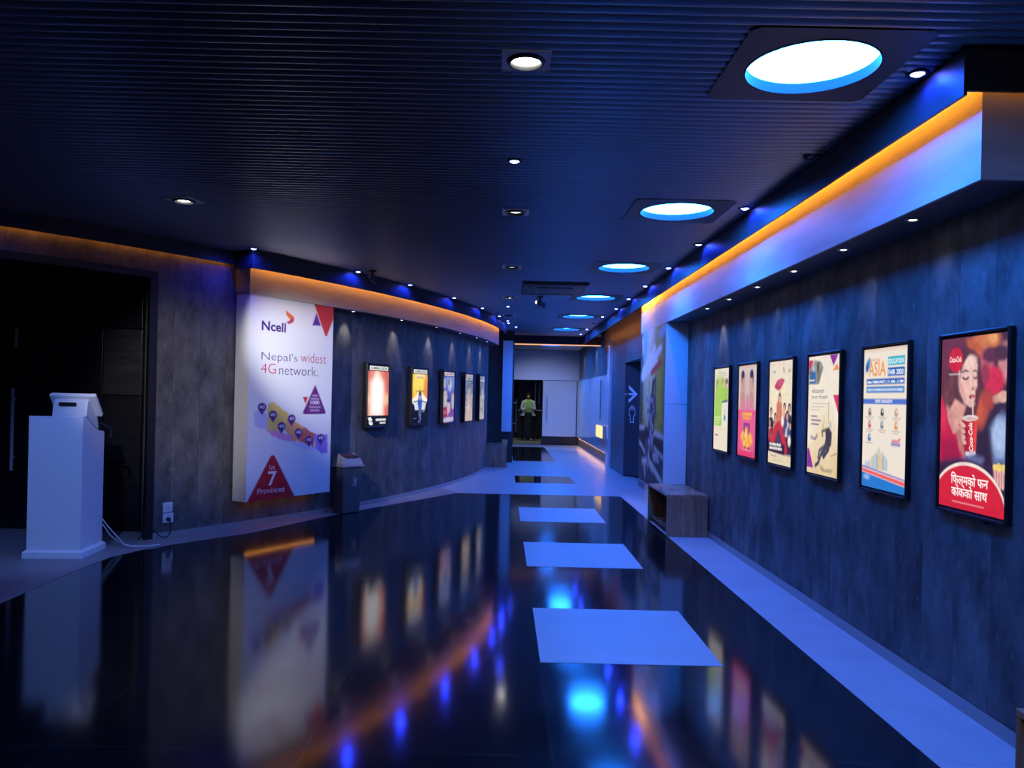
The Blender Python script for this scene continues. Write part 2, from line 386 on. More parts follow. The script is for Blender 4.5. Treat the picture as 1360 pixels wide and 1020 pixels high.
def wall_strip(name, front, back, z0, z1, m, parent=None, u0=0.0, closed_ends=True):
    """a wall following the plan line `front` with its back along `back`; UV in metres."""
    n = len(front); vs = []; us = [u0]
    for i in range(1, n): us.append(us[-1]+math.dist(front[i][:2], front[i-1][:2]))
    for i in range(n):
        f, b = front[i], back[i]
        vs += [(f[0], f[1], z0), (f[0], f[1], z1), (b[0], b[1], z0), (b[0], b[1], z1)]
    fs = []
    for i in range(n-1):
        a, b = 4*i, 4*(i+1)
        fs += [(a, b, b+1, a+1), (a+2, a+3, b+3, b+2), (a+1, b+1, b+3, a+3), (a, a+2, b+2, b)]
    fs += [(0, 1, 3, 2), (4*n-4, 4*n-2, 4*n-1, 4*n-3)]
    me = bpy.data.meshes.new(name); me.from_pydata(vs, [], fs); me.materials.append(m)
    uvl = me.uv_layers.new(name='UVMap')
    for lp in me.loops:
        k = lp.vertex_index; uvl.data[lp.index].uv = (us[k//4], vs[k][2])
    bm = bmesh.new(); bm.from_mesh(me); bmesh.ops.recalc_face_normals(bm, faces=bm.faces); bm.to_mesh(me); bm.free()
    o = bpy.data.objects.new(name, me); COL.objects.link(o)
    if parent: o.parent = parent
    return o
def arc_pts(r, a0, a1, step=0.7):
    n = max(1, int(math.ceil((a1-a0)/step))); return [arc(r, a0+(a1-a0)*k/n) for k in range(n+1)]
def arc_wall(name, r, th, a0, a1, z0, z1, m, parent=None):
    return wall_strip(name, arc_pts(r, a0, a1), arc_pts(r-th, a0, a1), z0, z1, m, parent, u0=R*rad(a0))

# ---- floor
mb = MB(); mb.box(-10, 3.2, -4.2, 31, -0.12, 0.0)
floor = struct(mb.build('floor', M['floor']), 'polished black stone tile floor with thin joints', 'floor')
def slab(name, poly, m, z=0.002, parent=floor):
    o = MB(); o.prism(poly, 'z', 0.0, z); return o.build(name, m, parent)
for (a, b) in ((4.48, 5.63), (7.02, 8.19), (9.56, 10.77)):
    slab('floor_inlay', [(0.245, a), (1.28, a), (1.28, b), (0.245, b)], M['tile'])
slab('floor_border', [(1.85, -4.1), (2.29, -4.1), (2.29, 12.2), (1.85, 12.2)], M['strip'])
left_edge = [(-3.43, -4.1), (-3.43, 5.44), (-3.46, 6.40), (-3.45, 7.0), (-3.31, 7.42), (-3.02, 7.85), (-2.62, 8.40), (-2.08, 9.66), (-1.65, 10.46), (-1.14, 11.36), (-0.79, 12.0), (-0.68, 12.2)]
wallside = [arc(R-0.05, a)[:2] for a in (-14.5, -18, -22, -26, -30, -33, -36.2)]
slab('floor_border', left_edge+[(-0.95, 12.8)]+wallside+[(-3.55, 7.95), (-3.9, 8.5), (-9, 8.5), (-9, -4.1)], M['stripL'], 0.003)
# white hall floor beyond, with two dark insets left open
for (x0, x1, y0, y1) in ((-1.6, 2.6, 12.2, 13.85), (-1.6, 0.25, 13.85, 15.1), (1.30, 2.6, 13.85, 15.1), (-1.6, 2.6, 15.1, 18.6), (-1.6, 0.27, 18.6, 23.9), (1.28, 2.6, 18.6, 23.9), (-1.6, 2.6, 23.9, 25.25)):
    slab('floor_hall_tile', [(x0, y0), (x1, y0), (x1, y1), (x0, y1)], M['hall'])
slab('floor_carpet', [(0.0, 25.25), (1.5, 25.25), (1.9, 30), (-0.8, 30)], M['olive'], 0.004)

# ---- ceiling of dark metal slats, opened where lamps and the air unit sit
holes = [(0.985, 1.705, y-0.30, y+0.30) for y in DISC_Y] + [(-0.03, 0.17, y-0.07, y+0.10) for y in WSPOT_Y] + [(0.22, 1.10, 10.25, 11.35), (-2.66, -2.46, 6.19, 6.36), (-2.66, -2.46, 3.43, 3.60)]
P = 0.067; sv = []; sf = []
prof = [(0.0, 3.045), (0.007, 3.045), (0.008, 3.024), (0.011, 3.017), (0.016, 3.0105), (0.022, 3.0055), (0.029, 3.0018), (0.037, 3.0), (0.046, 3.0018), (0.053, 3.0055), (0.059, 3.0105), (0.064, 3.017), (0.0665, 3.024), (0.067, 3.045)]
y = -4.0
while y < 25.2:
    segs = [(-9.2, (2.3 if y < 3.25 else 1.895) if y < 19 else 2.34)]
    for (a, b, c, d) in holes:
        if c-P < y < d:
            ns = []
            for (p, q) in segs:
                if b <= p or a >= q: ns.append((p, q)); continue
                if a > p: ns.append((p, a))
                if b < q: ns.append((b, q))
            segs = ns
    for (p, q) in segs:
        n = len(sv); k = len(prof)
        sv += [(p, y+u, z) for u, z in prof]+[(q, y+u, z) for u, z in prof]
        sf += [(n+i, n+k+i, n+k+i+1, n+i+1) for i in range(k-1)]
    y += P
me = bpy.data.meshes.new('ceiling'); me.from_pydata(sv, [], sf); me.materials.append(M['slat'])
me.polygons.foreach_set('use_smooth', [True]*len(me.polygons))
ceiling = bpy.data.objects.new('ceiling', me); COL.objects.link(ceiling)
struct(ceiling, 'dark ribbed metal slat ceiling running across the hall', 'ceiling')
mb = MB(); mb.box(-10, 3.2, -4.2, 31, 3.14, 3.24); mb.build('ceiling_slab', M['void'], ceiling)

# ---- right wall
def line_wall(name, x, th, ya, yb, z0, z1, m, parent=None):
    s = 1 if th > 0 else -1
    return wall_strip(name, [(x, ya), (x, yb)], [(x+th, ya), (x+th, yb)], z0, z1, m, parent, u0=ya+50)
struct(line_wall('wall_right', XW, 0.2, -4.2, 11.6, 0, 3.14, M['wallR']), 'dark mottled panel wall washed in blue light on the right', 'wall')
mb = MB(); mb.box(XW-0.012, XW, -4.1, 9.85, 0, 0.06); mb.box(XW-0.012, XW-0.004, -4.1, 9.85, 0.06, 0.066)
struct(mb.build('baseboard_right', M['skirt']), 'thin metal skirting along the right wall', 'baseboard')
# far part of the right side
ww_ = struct(line_wall('wall_washroom', 2.38, 0.2, 15.5, 17.75, 0, 3.14, M['sign_wall']), 'smooth blue-lit wall with the washroom doorway', 'wall')
line_wall('wall_section', 2.38, 0.2, 11.55, 13.75, 0, 3.14, M['sign_wall'], ww_); line_wall('wall_section', 2.38, 0.2, 13.75, 15.5, 2.22, 3.14, M['sign_wall'], ww_)
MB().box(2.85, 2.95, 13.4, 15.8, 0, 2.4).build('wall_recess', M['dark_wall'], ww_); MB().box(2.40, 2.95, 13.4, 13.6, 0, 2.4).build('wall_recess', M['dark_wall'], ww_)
fw = struct(line_wall('wall_hall_right', 2.42, 0.2, 17.75, 25.2, 0, 3.14, M['sign_wall']), 'grey upper wall with light scallops above white panels', 'wall')
mb = MB(); mb.box(2.355, 2.415, 17.75, 21.4, 0.27, 2.05); mb.build('panel', M['white_gloss'], fw, bevel=0.004)
mb = MB(); mb.box(2.355, 2.415, 21.42, 25.15, 0.27, 2.05); mb.build('panel', M['white_gloss'], fw, bevel=0.004)
mb = MB(); mb.box(2.395, 2.410, 17.9, 25.0, 0.250, 0.268); mb.build('led_strip', M['led_floor'], fw)
mb = MB(); mb.tube([(2.33, 18.9, 1.0), (2.33, 18.9, 1.95)], 0.012); mb.box(2.33, 2.36, 18.885, 18.915, 1.05, 1.07); mb.box(2.33, 2.36, 18.885, 18.915, 1.88, 1.90); mb.build('handle', M['steel'], fw)
mb = MB(); mb.box(2.33, 2.40, 17.35, 17.74, 0, 2.80)
struct(mb.build('trim_1', M['white_gloss']), 'narrow white pilaster lit bright blue beside the white panels', 'pilaster')

# ---- soffit along the right wall: white board, underside, dark fascia with the cove strip behind it
sof = struct(MB().box(XB+0.02, XW-0.002, Y0S+0.02, Y1S-0.02, 2.475, 2.50).build('trim_2', M['soffit']), 'dropped soffit above the right wall posters', 'soffit')
MB().box(XB, XB+0.02, Y0S, Y1S, 2.472, 2.965).build('board', M['board'], sof)
MB().box(XB+0.02, XW-0.002, Y0S, Y0S+0.02, 2.472, 2.965).build('board', M['board'], sof)
MB().box(XB+0.02, XW-0.002, Y1S-0.02, Y1S, 2.472, 2.965).build('board', M['board'], sof)
mb = MB(); mb.box(XF, XF+0.015, Y0S-0.06, 19.15, 2.806, 3.02); mb.box(XF+0.015, XW-0.002, Y0S-0.06, Y0S-0.045, 2.825, 3.02)
fas = struct(mb.build('trim_3', M['fascia']), 'dark glossy fascia hiding the orange cove strip on the right', 'fascia')
MB().box(XF+0.016, XF+0.026, Y0S-0.03, 10.7, 2.925, 2.96).build('led_strip', M['led'], fas)
MB().box(XF+0.016, XF+0.026, 10.7, Y1S-0.05, 2.925, 2.96).build('led_strip', M['led_hot'], fas)
MB().box(XF+0.06, XW-0.01, Y0S-0.044, Y0S-0.036, 2.90, 2.92).build('led_strip', M['led_weak'], fas)
MB().box(XF+0.05, XF+0.075, Y1S+0.05, 19.0, 2.945, 2.965).build('led_strip', M['led_weak'], fas)
# ---- pilaster with the mural
mb = MB(); mb.box(XB+0.004, XW-0.003, 9.86, 11.60, 0.33, 1.452); mb.box(XB+0.004, XW-0.003, 9.86, 11.60, 1.458, 2.472); mb.box(XB+0.08, XW-0.003, 9.90, 11.55, 0, 0.33)
pil = struct(mb.build('column_pilaster', M['white']), 'white boxed pilaster carrying the tall film mural', 'pilaster')

# ---- left wall
LW = struct(arc_wall('wall_left', R, 0.2, A_DOOR, -4.2, 0, 3.14, M['wallL']), 'curved dark panel wall on the left', 'wall')
arc_wall('wall_header', R, 0.2, -47.0, A_DOOR, 2.66, 3.14, M['wallL'], LW)
arc_wall('wall_near', R, 0.2, -64.0, -47.0, 0, 3.14, M['wallL'], LW)
e = arc(R, -64)
struct(wall_strip('wall_side', [(e[0], -4.2), (e[0], e[1])], [(e[0]-.2, -4.2), (e[0]-.2, e[1])], 0, 3.14, M['dark_wall']), 'dark side wall behind the left doors', 'wall')
struct(MB().box(-10, 3.2, -4.3, -4.1, 0, 3.14).build('wall_back', M['dark_wall']), 'dark wall behind the viewer', 'wall')
sk = [wall_strip('baseboard_left', arc_pts(R+0.012, A_DOOR, -4.4), arc_pts(R, A_DOOR, -4.4), 0, 0.055, M['skirt'])]
struct(sk[0], 'metal skirting along the curved left wall', 'baseboard')
lf = struct(arc_wall('trim_4', RF+0.015, 0.015, A0-0.25, A1+1.0, 2.81, 3.02, M['fascia']), 'dark curved fascia above the left soffit', 'fascia')
arc_wall('fascia_near', R+0.07, 0.015, -64, A0-0.25, 2.865, 3.02, M['fascia'], lf)
a, b = arc(R+0.05, A0-0.25), arc(RF+0.015, A0-0.25); a2, b2 = arc(R+0.05, A0-0.18), arc(RF+0.015, A0-0.18)
wall_strip('fascia_return', [a, b], [a2, b2], 2.81, 3.02, M['fascia'], lf)
arc_wall('led_strip', RF-0.003, 0.010, A0, A1, 2.925, 2.96, M['led'], lf)
arc_wall('led_strip', R+0.05, 0.012, -62, A0-0.4, 2.885, 2.893, M['led_weak'], lf)
ls = struct(arc_wall('trim_5', RB-0.02, RB-0.025-R, A0, A1, 2.552, 2.577, M['soffit']), 'curved soffit above the left wall posters', 'soffit')
arc_wall('board', RB, 0.02, A0, A1, 2.548, 2.965, M['board'], ls)
for q in (A0, A1-0.07):
    wall_strip('board', [arc(R+0.003, q), arc(RB-0.02, q)], [arc(R+0.003, q+0.07), arc(RB-0.02, q+0.07)], 2.548, 2.965, M['board'], ls)

# ---- double doors in the recess on the left
dp = 8.28
c0, c1 = arc(R-0.02, A_DOOR), (-3.78, dp)
st = struct(MB().box(-7.6, -3.70, dp+0.06, dp+0.2, 0, 2.75).build('door_1', M['door']), 'tall black double doors in a dark recess', 'door')
wall_strip('door_jamb', [c0, c1], [(c0[0]+.02, c0[1]+.14), (c1[0]+.12, c1[1]+.06)], 0, 2.66, M['black'], st)
mb = MB(); mb.prism([(c0[0], c0[1]), (c1[0]+0.05, c1[1]+0.1), (-7.6, dp+0.1), arc(R-0.02, -47)[:2]]+[arc(R-0.02, -47+k*1.5)[:2] for k in range(1, 7)], 'z', 2.63, 2.70); mb.build('door_soffit', M['black'], st)
arc_wall('door_frame', R+0.014, 0.05, -47, A_DOOR, 2.60, 2.672, M['bezel'], st)
arc_wall('door_frame', R+0.014, 0.05, A_DOOR-0.28, A_DOOR, 0, 2.60, M['bezel'], st)
for (x0, x1, z0, z1, mm) in ((-6.02, -5.135, 0.012, 2.12, 'door'), (-5.125, -4.20, 0.012, 2.12, 'door'), (-4.19, -3.79, 0.0, 1.425, 'door'), (-4.19, -3.79, 1.432, 2.12, 'door2'), (-6.02, -3.79, 2.13, 2.60, 'door')):
    p = MB().box(x0, x1, dp, dp+0.06, z0, z1).build('door_leaf' if z0 == .012 else 'door_panel', M[mm], st, bevel=0.003)
    if z0 == .012 and x1 > -5:
        h = MB(); h.box(-5.115, -5.085, dp-0.06, dp-0.045, 0.62, 1.48)
        for zz in (0.75, 1.35): h.box(-5.107, -5.093, dp-0.046, dp, zz, zz+0.02)
        h.build('handle', M['satin'], p, bevel=0.003)
        MB().box(-5.118, -5.09, dp-0.012, dp, 1.90, 2.10).build('lock_plate', M['satin'], p)

# ---- end of the hall
ew = struct(MB().box(0.22, 2.42, 25.2, 25.35, 2.06, 3.0).build('wall_end', M['white']), 'white wall above the far doors', 'wall')
MB().box(0.10, 0.32, 25.2, 25.35, 0, 3.0).build('wall_pier', M['dark_wall'], ew)
MB().box(1.25, 2.42, 25.24, 25.35, 0, 2.06).build('wall_pier', M['black'], ew)
d2 = struct(MB().box(1.27, 2.34, 25.17, 25.235, 0.28, 2.045).build('door_2', M['white_gloss'], bevel=0.004), 'closed white door at the end of the hall', 'door')
MB().box(1.27, 2.34, 25.18, 25.235, 0.03, 0.275).build('kick_plate', M['black'], d2)
h = MB(); h.box(1.375, 1.405, 25.10, 25.115, 0.75, 1.52)
for zz in (0.85, 1.42): h.box(1.383, 1.397, 25.115, 25.17, zz, zz+.02)
h.build('handle', M['steel'], d2)
# open dark door leaf and what shows through the doorway
d3 = struct(MB().box(0.30, 0.345, 25.37, 26.35, 0.02, 2.03).build('door_3', M['door']), 'open dark door leaf at the end of the hall', 'door')
h = MB(); h.tube([(0.44, 25.9, 0.35), (0.44, 25.9, 1.45)], 0.014)
for zz in (0.62, 1.30): h.box(0.34, 0.45, 25.885, 25.915, zz, zz+.025)
h.build('handle', M['steel'], d3)
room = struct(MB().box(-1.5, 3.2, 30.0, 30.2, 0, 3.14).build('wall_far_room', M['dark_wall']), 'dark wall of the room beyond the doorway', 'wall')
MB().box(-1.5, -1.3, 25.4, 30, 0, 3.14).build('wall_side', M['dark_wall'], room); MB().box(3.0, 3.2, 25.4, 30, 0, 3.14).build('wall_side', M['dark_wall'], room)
d4 = struct(MB().box(0.55, 1.75, 28.6, 28.66, 0.0, 2.3).build('door_4', M['door']), 'dark inner door with pale pull bars beyond the doorway', 'door')
h = MB()
for xx in (1.17, 1.31): h.box(xx-.02, xx+.02, 28.53, 28.55, 1.25, 2.05); h.box(xx-.01, xx+.01, 28.55, 28.6, 1.3, 1.32); h.box(xx-.01, xx+.01, 28.55, 28.6, 1.95, 1.97)
h.build('handle', M['steel'], d4)
MB().box(0.56, 1.5, 28.53, 28.56, 1.02, 1.06).build('push_bar', M['steel'], d4)
# ceiling beam with its strip of light
bm_ = struct(MB().box(-1.2, 2.375, 19.16, 19.30, 2.80, 3.13).build('beam', M['fascia']), 'dark ceiling beam edged with a peach light line', 'beam')
MB().box(-0.9, 2.34, 19.15, 19.19, 2.775, 2.798).build('led_strip', M['led_line'], bm_)
# dark wall behind the left bench, hall left side
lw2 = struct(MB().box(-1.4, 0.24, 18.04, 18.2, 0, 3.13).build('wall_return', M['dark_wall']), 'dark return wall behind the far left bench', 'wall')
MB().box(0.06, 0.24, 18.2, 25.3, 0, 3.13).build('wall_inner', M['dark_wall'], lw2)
pp = tag(MB().box(-0.02, 0.205, 17.96, 18.04, 0.71, 2.775).build('wall_panel', M['white'], bevel=0.003), 'narrow white upright panel on the dark return wall above the far bench', 'panel')

# ---------------------------------------------------------------- lamps
ORD = ['nearest', 'second nearest', 'third nearest', 'fourth', 'fifth', 'sixth', 'seventh', 'eighth', 'ninth', 'tenth', 'eleventh', 'twelfth']
def make_disc():
    t = thing('ceiling_light', '', 'ceiling light')
    # square plate with a round hole
    n = 64; r = 0.288; s = 0.38; vs = []; fs = []
    for k in range(n):
        a = 2*PI*(k+.5)/n; c, q = math.cos(a), math.sin(a); m_ = s/max(abs(c), abs(q))
        vs += [(r*c, r*q, 0), (m_*c, m_*q, 0)]
    fs = [(2*k, 2*k+1, 2*((k+1) % n)+1, 2*((k+1) % n)) for k in range(n)]
    MB().add(vs, fs).build('plate', M['plate'], t)
    MB().lathe([(r+.002, -0.003), (r-.004, -0.003), (r-.004, 0.055), (r+.002, 0.055), (r+.002, -0.003)], 64).build('rim', M['rim'], t, smooth=True)
    MB().cyl((0, 0), r-.006, 0.045, 0.052, 64).build('diffuser', M['disc'], t)
    MB().cyl((0, 0), r+.004, 0.0535, 0.07, 64).build('housing', M['black'], t)
    return t
dw = ['largest and nearest in view', 'second along the row', 'third along the row', 'fourth along the row', 'fifth along the row', 'sixth along the row, last before the beam', 'hidden above the beam', 'beyond the beam, over the far doors']
d0 = make_disc(); discs = []
for i, y in enumerate(DISC_Y):
    o = d0 if i == 0 else copy_tree(d0)
    o.location = (1.345, y, 2.996); discs.append(o)
    lab = 'added out of view over the near floor' if i == 0 else dw[i-1]  # first lamp is added, carrying the row on toward the viewer
    tag(o, 'round blue-white ceiling lamp in a square plate, '+lab, 'ceiling light', 'round ceiling lamps')

# square white downlights along the middle
def make_downlight(lens):
    t = thing('ceiling_downlight', '', 'downlight')
    mb = MB(); n = 32; r = 0.086; s = 0.104; vs = []; fs = []
    for k in range(n):
        a = 2*PI*(k+.5)/n; c, q = math.cos(a), math.sin(a); m_ = s/max(abs(c), abs(q)); vs += [(r*c, r*q, 0), (m_*c, m_*q, 0)]
    mb.add(vs, [(2*k, 2*k+1, 2*((k+1) % n)+1, 2*((k+1) % n)) for k in range(n)])
    for (x0, x1, y0, y1) in ((-s, s, -s-.004, -s), (-s, s, s, s+.004), (-s-.004, -s, -s-.004, s+.004), (s, s+.004, -s-.004, s+.004)): mb.box(x0, x1, y0, y1, -.004, .05)
    mb.build('square_frame', M['white'], t)
    rg = MB().lathe([(.087, 0), (.078, -.014), (.070, -.014), (.060, .012), (.060, .05), (.087, .05), (.087, 0)], 32).build('ring', M['bezel'], t, smooth=True)
    MB().lathe([(0.0001, -.004), (.03, -.002), (.050, .004), (.060, .012), (.060, .022)], 24).build('lens', lens, rg, smooth=True)
    return t
for i, y in enumerate(WSPOT_Y):
    lit = i in (0, 3); t = make_downlight(M['white_lens'] if lit else M['dim_lens'])
    t.location = (0.07, y, 2.996); tag(t, ['brightly lit square downlight nearest the viewer in the middle of the ceiling', 'unlit square downlight behind the bright middle one', 'dim square downlight before the air unit', 'lit square downlight beside the air unit', 'dim square downlight furthest along the middle row'][i], 'downlight', 'square ceiling downlights')
    if lit: spot_light('bulb', t, (0, 0, -0.02), (0 if i == 0 else 1.9, 0.25 if i == 0 else -1.0, -3 if i == 0 else -1.6), 10 if i == 0 else 60, (1, 0.97, 0.9), 60 if i == 0 else 75, 0.8)
t = make_downlight(M['white_lens']); t.location = (-2.56, 6.26, 2.996); t.rotation_euler = (0, 0, rad(-12))
tag(t, 'lit square downlight at the left, aimed at the white advert board', 'downlight', 'square ceiling downlights')
spot_light('bulb', t, (0, 0, -0.02), Matrix.Rotation(rad(12), 3, 'Z') @ Vector((-2.16+2.56, 9.12-6.26, 1.90-2.99)), 800, (1, 0.98, 0.97), 32, 1.0)
# white wash for the wall beside the doors, from an added lamp out of view nearer the viewer
t = make_downlight(M['white_lens']); t.location = (-2.56, 3.5, 2.996); tag(t, 'added square downlight out of view over the near left floor', 'downlight', 'square ceiling downlights')
spot_light('bulb', t, (0, 0, -0.02), (-0.75, 4.7, -1.55), 520, (1, 0.95, 0.90), 27, 0.9)

for y in (0.68, -2.15):  # two lamps added behind the viewer to light the soffit end
    t = make_downlight(M['white_lens']); t.location = (0.07, y, 2.996); tag(t, 'added square downlight out of view over the near floor, '+('first' if y > 0 else 'second')+' before the bright one', 'downlight', 'square ceiling downlights')
    spot_light('bulb', t, (0, 0, -0.02), (0.5, 1.2, -2), 42, (0.85, 0.9, 1), 150, 0.9)
# small blue spots
def make_blue(on=True):
    t = thing('blue_spotlight', '', 'blue spotlight')
    MB().lathe([(.028, .012), (.031, -.002), (.044, -.006), (.050, -.002), (.050, .004), (.028, .012)], 28).build('ring', M['bezel'], t, smooth=True)
    MB().lathe([(.0001, -.010), (.016, -.008), (.030, .001), (.030, .008)], 20).build('lens', M['blue_lens'] if on else M['blue_off'], t, smooth=True)
    return t
b1, boff = make_blue(), make_blue(False)
blue = []
for i, y in enumerate((3.57, 4.80, 6.12, 7.57, 8.95, 10.41, 11.77, 13.08, 14.40, 15.75, 17.06, 18.40)):
    blue.append((1.84 if y < 14 else 1.78, y, y != 4.80 and y != 15.75, 'along the right fascia, '+('unlit, between the first two lit ones' if y == 4.8 else 'unlit, far along' if y == 15.75 else ORD[i if i == 0 else i-1]+' lit one'), 1))
for i, a in enumerate((-42.5, -33.6, -28.0, -24.0, -19.2, -14.5, -10.0, -5.5)):
    p = arc(R+(0.78 if i == 0 else 0.43), a)
    blue.append((p[0], p[1], True, ['over the left doors at the picture edge', 'at the corner above the white advert board', 'above the right edge of the white advert board', 'above the pale flame poster gap on the left', 'above the third lit left poster', 'above the fourth lit left poster', 'above the last lit left poster', 'at the far end of the left fascia'][i], 1))
for (x, y, wh) in ((0.04, 5.03, 'in the middle of the ceiling behind the bright downlight'), (0.05, 13.1, 'in the middle row past the air unit'), (0.06, 15.55, 'in the middle row, second past the air unit'), (0.25, 16.85, 'in the middle row, farthest'), (1.55, 22.0, 'beyond the beam over the far doors')):
    blue.append((x, y, True, wh, 0))
first = {True: True, False: True}; spots_on = []
for (x, y, on, wh, wash) in blue:
    src = b1 if on else boff
    o = src if first[on] else copy_tree(src); first[on] = False
    o.location = (x, y, 2.998); tag(o, ('small blue LED spotlight ' if on else 'small dark LED spotlight ')+wh, 'blue spotlight', 'blue LED spotlights')
    if on: spots_on.append((o, wash))
for o, wash in spots_on:
    spot_light('blue_beam', o, (0, 0, -0.012), (0, 0, -1), 22 if wash else 7, (0.004, 0.03, 1), 168, 0.6, 0.02)

t = make_blue(); t.location = (-2.9, 4.2, 2.998); tag(t, 'small added blue LED spotlight out of view over the near left floor', 'blue spotlight', 'blue LED spotlights')
spot_light('blue_beam', t, (0, 0, -0.02), (-1.0, 2.7, -2.2), 300, (0.14, 0.31, 1), 40, 0.9)  # extra blue beam, added to brighten the pedestal

# little downlights under both soffits
def make_small():
    t = thing('soffit_downlight', '', 'downlight')
    MB().lathe([(.022, .008), (.026, -.003), (.036, -.004), (.038, .002), (.022, .008)], 24).build('ring', M['steel'], t, smooth=True)
    MB().lathe([(.0001, -.003), (.012, -.002), (.024, .003), (.024, .006)], 20).build('lens', M['warm_lens'], t, smooth=True)
    return t
s0 = make_small(); k = 0
near_r = ['above the red drink poster', 'above the white education poster', 'above the purple climber poster', 'above the umbrella film poster', 'above the pink poster', 'above the green poster']
for i, y in enumerate((4.14, 4.98, 5.83, 6.67, 7.50, 8.30)):
    o = s0 if k == 0 else copy_tree(s0); k += 1
    o.location = (2.125, y, 2.473); tag(o, 'small soffit downlight on the right wall, '+near_r[i], 'downlight', 'right soffit downlights')
    spot_light('bulb', o, (0, 0, -0.02), (0.17, 0, -.40), 7.0 if i == 5 else 0.7, (1, 0.95, 0.88), 58, 0.8, 0.02)
near_l = ['beside the advert board', 'above the flame poster', 'above the yellow aircraft poster', 'above the blue and purple poster', 'above the first pale poster', 'above the last pale poster']
for i, a in enumerate((-27.0, -23.0, -19.1, -15.5, -11.9, -8.6)):
    o = copy_tree(s0); o.location = arc(R+0.135, a, 2.550); tag(o, 'small soffit downlight on the left wall, '+near_l[i], 'downlight', 'left soffit downlights')
    d = Vector(arc(R, a, 2.11))-Vector(o.location)
    spot_light('bulb', o, (0, 0, -0.02), d, 9.0, (1, 0.95, 0.90), 58, 0.8, 0.02)
# two downlights that graze the far right wall, one added past the doorway
for i, (x, y) in enumerate(((2.28, 20.6), (2.28, 23.6))):
    o = copy_tree(s0); o.location = (x, y, 2.994); tag(o, ('nearer' if i == 0 else 'farther')+' small downlight grazing the grey wall above the white hall panels', 'downlight', 'far hall downlights')
    spot_light('bulb', o, (0, 0, -0.02), (0.10, 0, -1), 16, (1, 0.95, 0.85), 60, 0.7)
o = copy_tree(s0); o.location = (0.55, 21.8, 2.994); tag(o, 'small downlight just past the peach light line', 'downlight', 'far hall downlights')
spot_light('bulb', o, (0, 0, -0.02), (0.5, 1.9, -1.5), 110, (0.95, 1.0, 1.0), 75, 0.8)
o = copy_tree(s0); o.location = (0.9, 26.7, 3.1); tag(o, 'small added downlight out of view in the far room', 'downlight', 'far hall downlights')
spot_light('bulb', o, (0, 0, -0.02), (0.0, 0.6, -3), 70, (1, 1, 0.85), 80, 0.8)  # unseen lamp added to light the person and carpet

# ---- air conditioner cassette and the two little cameras
t = thing('air_conditioner', 'dark square ceiling air conditioner cassette between the lamp rows', 'air conditioner', (0.66, 10.80, 2.985))
mb = MB(); o_, i_ = 0.44, 0.24
mb.frustum((-o_, o_, -.55, .55), 0.02, (-o_+.02, o_-.02, -.53, .53), -0.018); mb.build('body', M['fascia'], t, bevel=0.006)
MB().box(-i_, i_, -.30, .30, -0.030, -0.017).build('intake_grille', M['black'], t, bevel=0.004)
for (x0, x1, y0, y1) in ((-.30, .30, -.47, -.40), (-.30, .30, .40, .47)): MB().box(x0, x1, y0, y1, -0.024, -0.016).build('louver', M['bezel'], t, bevel=0.003)
for (x0, x1) in ((-.37, -.31), (.31, .37)): MB().box(x0, x1, -.34, .34, -0.024, -0.016).build('louver', M['bezel'], t, bevel=0.003)
def make_cam(label, loc, rz):
    t = thing('security_camera', label, 'camera', loc, rz)
    MB().cyl((0, 0), .045, -0.02, 0.0, 20).build('mount', M['bezel'], t)
    MB().tube([(0, 0, -.02), (0, 0, -.085)], .014).build('stem', M['bezel'], t)
    mb = MB(); mb.tube([(-.05, -.03, -.085), (.07, .045, -.125)], .036, 16); mb.build('body', M['black'], t, smooth=True)
    MB().tube([(-.052, -.031, -.0845), (-.060, -.036, -.082)], .026, 16).build('lens', M['steel'], t)
    return t
make_cam('small black ceiling camera hanging near the left fascia', (-1.62, 9.62, 3.0), rad(40))
make_cam('small black ceiling camera with a pale lens past the air unit', (0.52, 11.75, 3.0), 0)

# ---------------------------------------------------------------- printed sheets
def persons_blob(A, cx, cy, s, cloth, skin=(205, 150, 125), hair=(40, 28, 30)):
    A.poly([(cx-.9*s, cy+2.6*s/A.k*1.0), (cx-.75*s, cy+.9*s/A.k), (cx, cy+.6*s/A.k), (cx+.75*s, cy+.9*s/A.k), (cx+.9*s, cy+2.6*s/A.k)], cloth, .03)
    A.ell(cx, cy-.12*s/A.k, .52*s, .62*s, hair); A.ell(cx, cy+.08*s/A.k, .38*s, .5*s, skin)

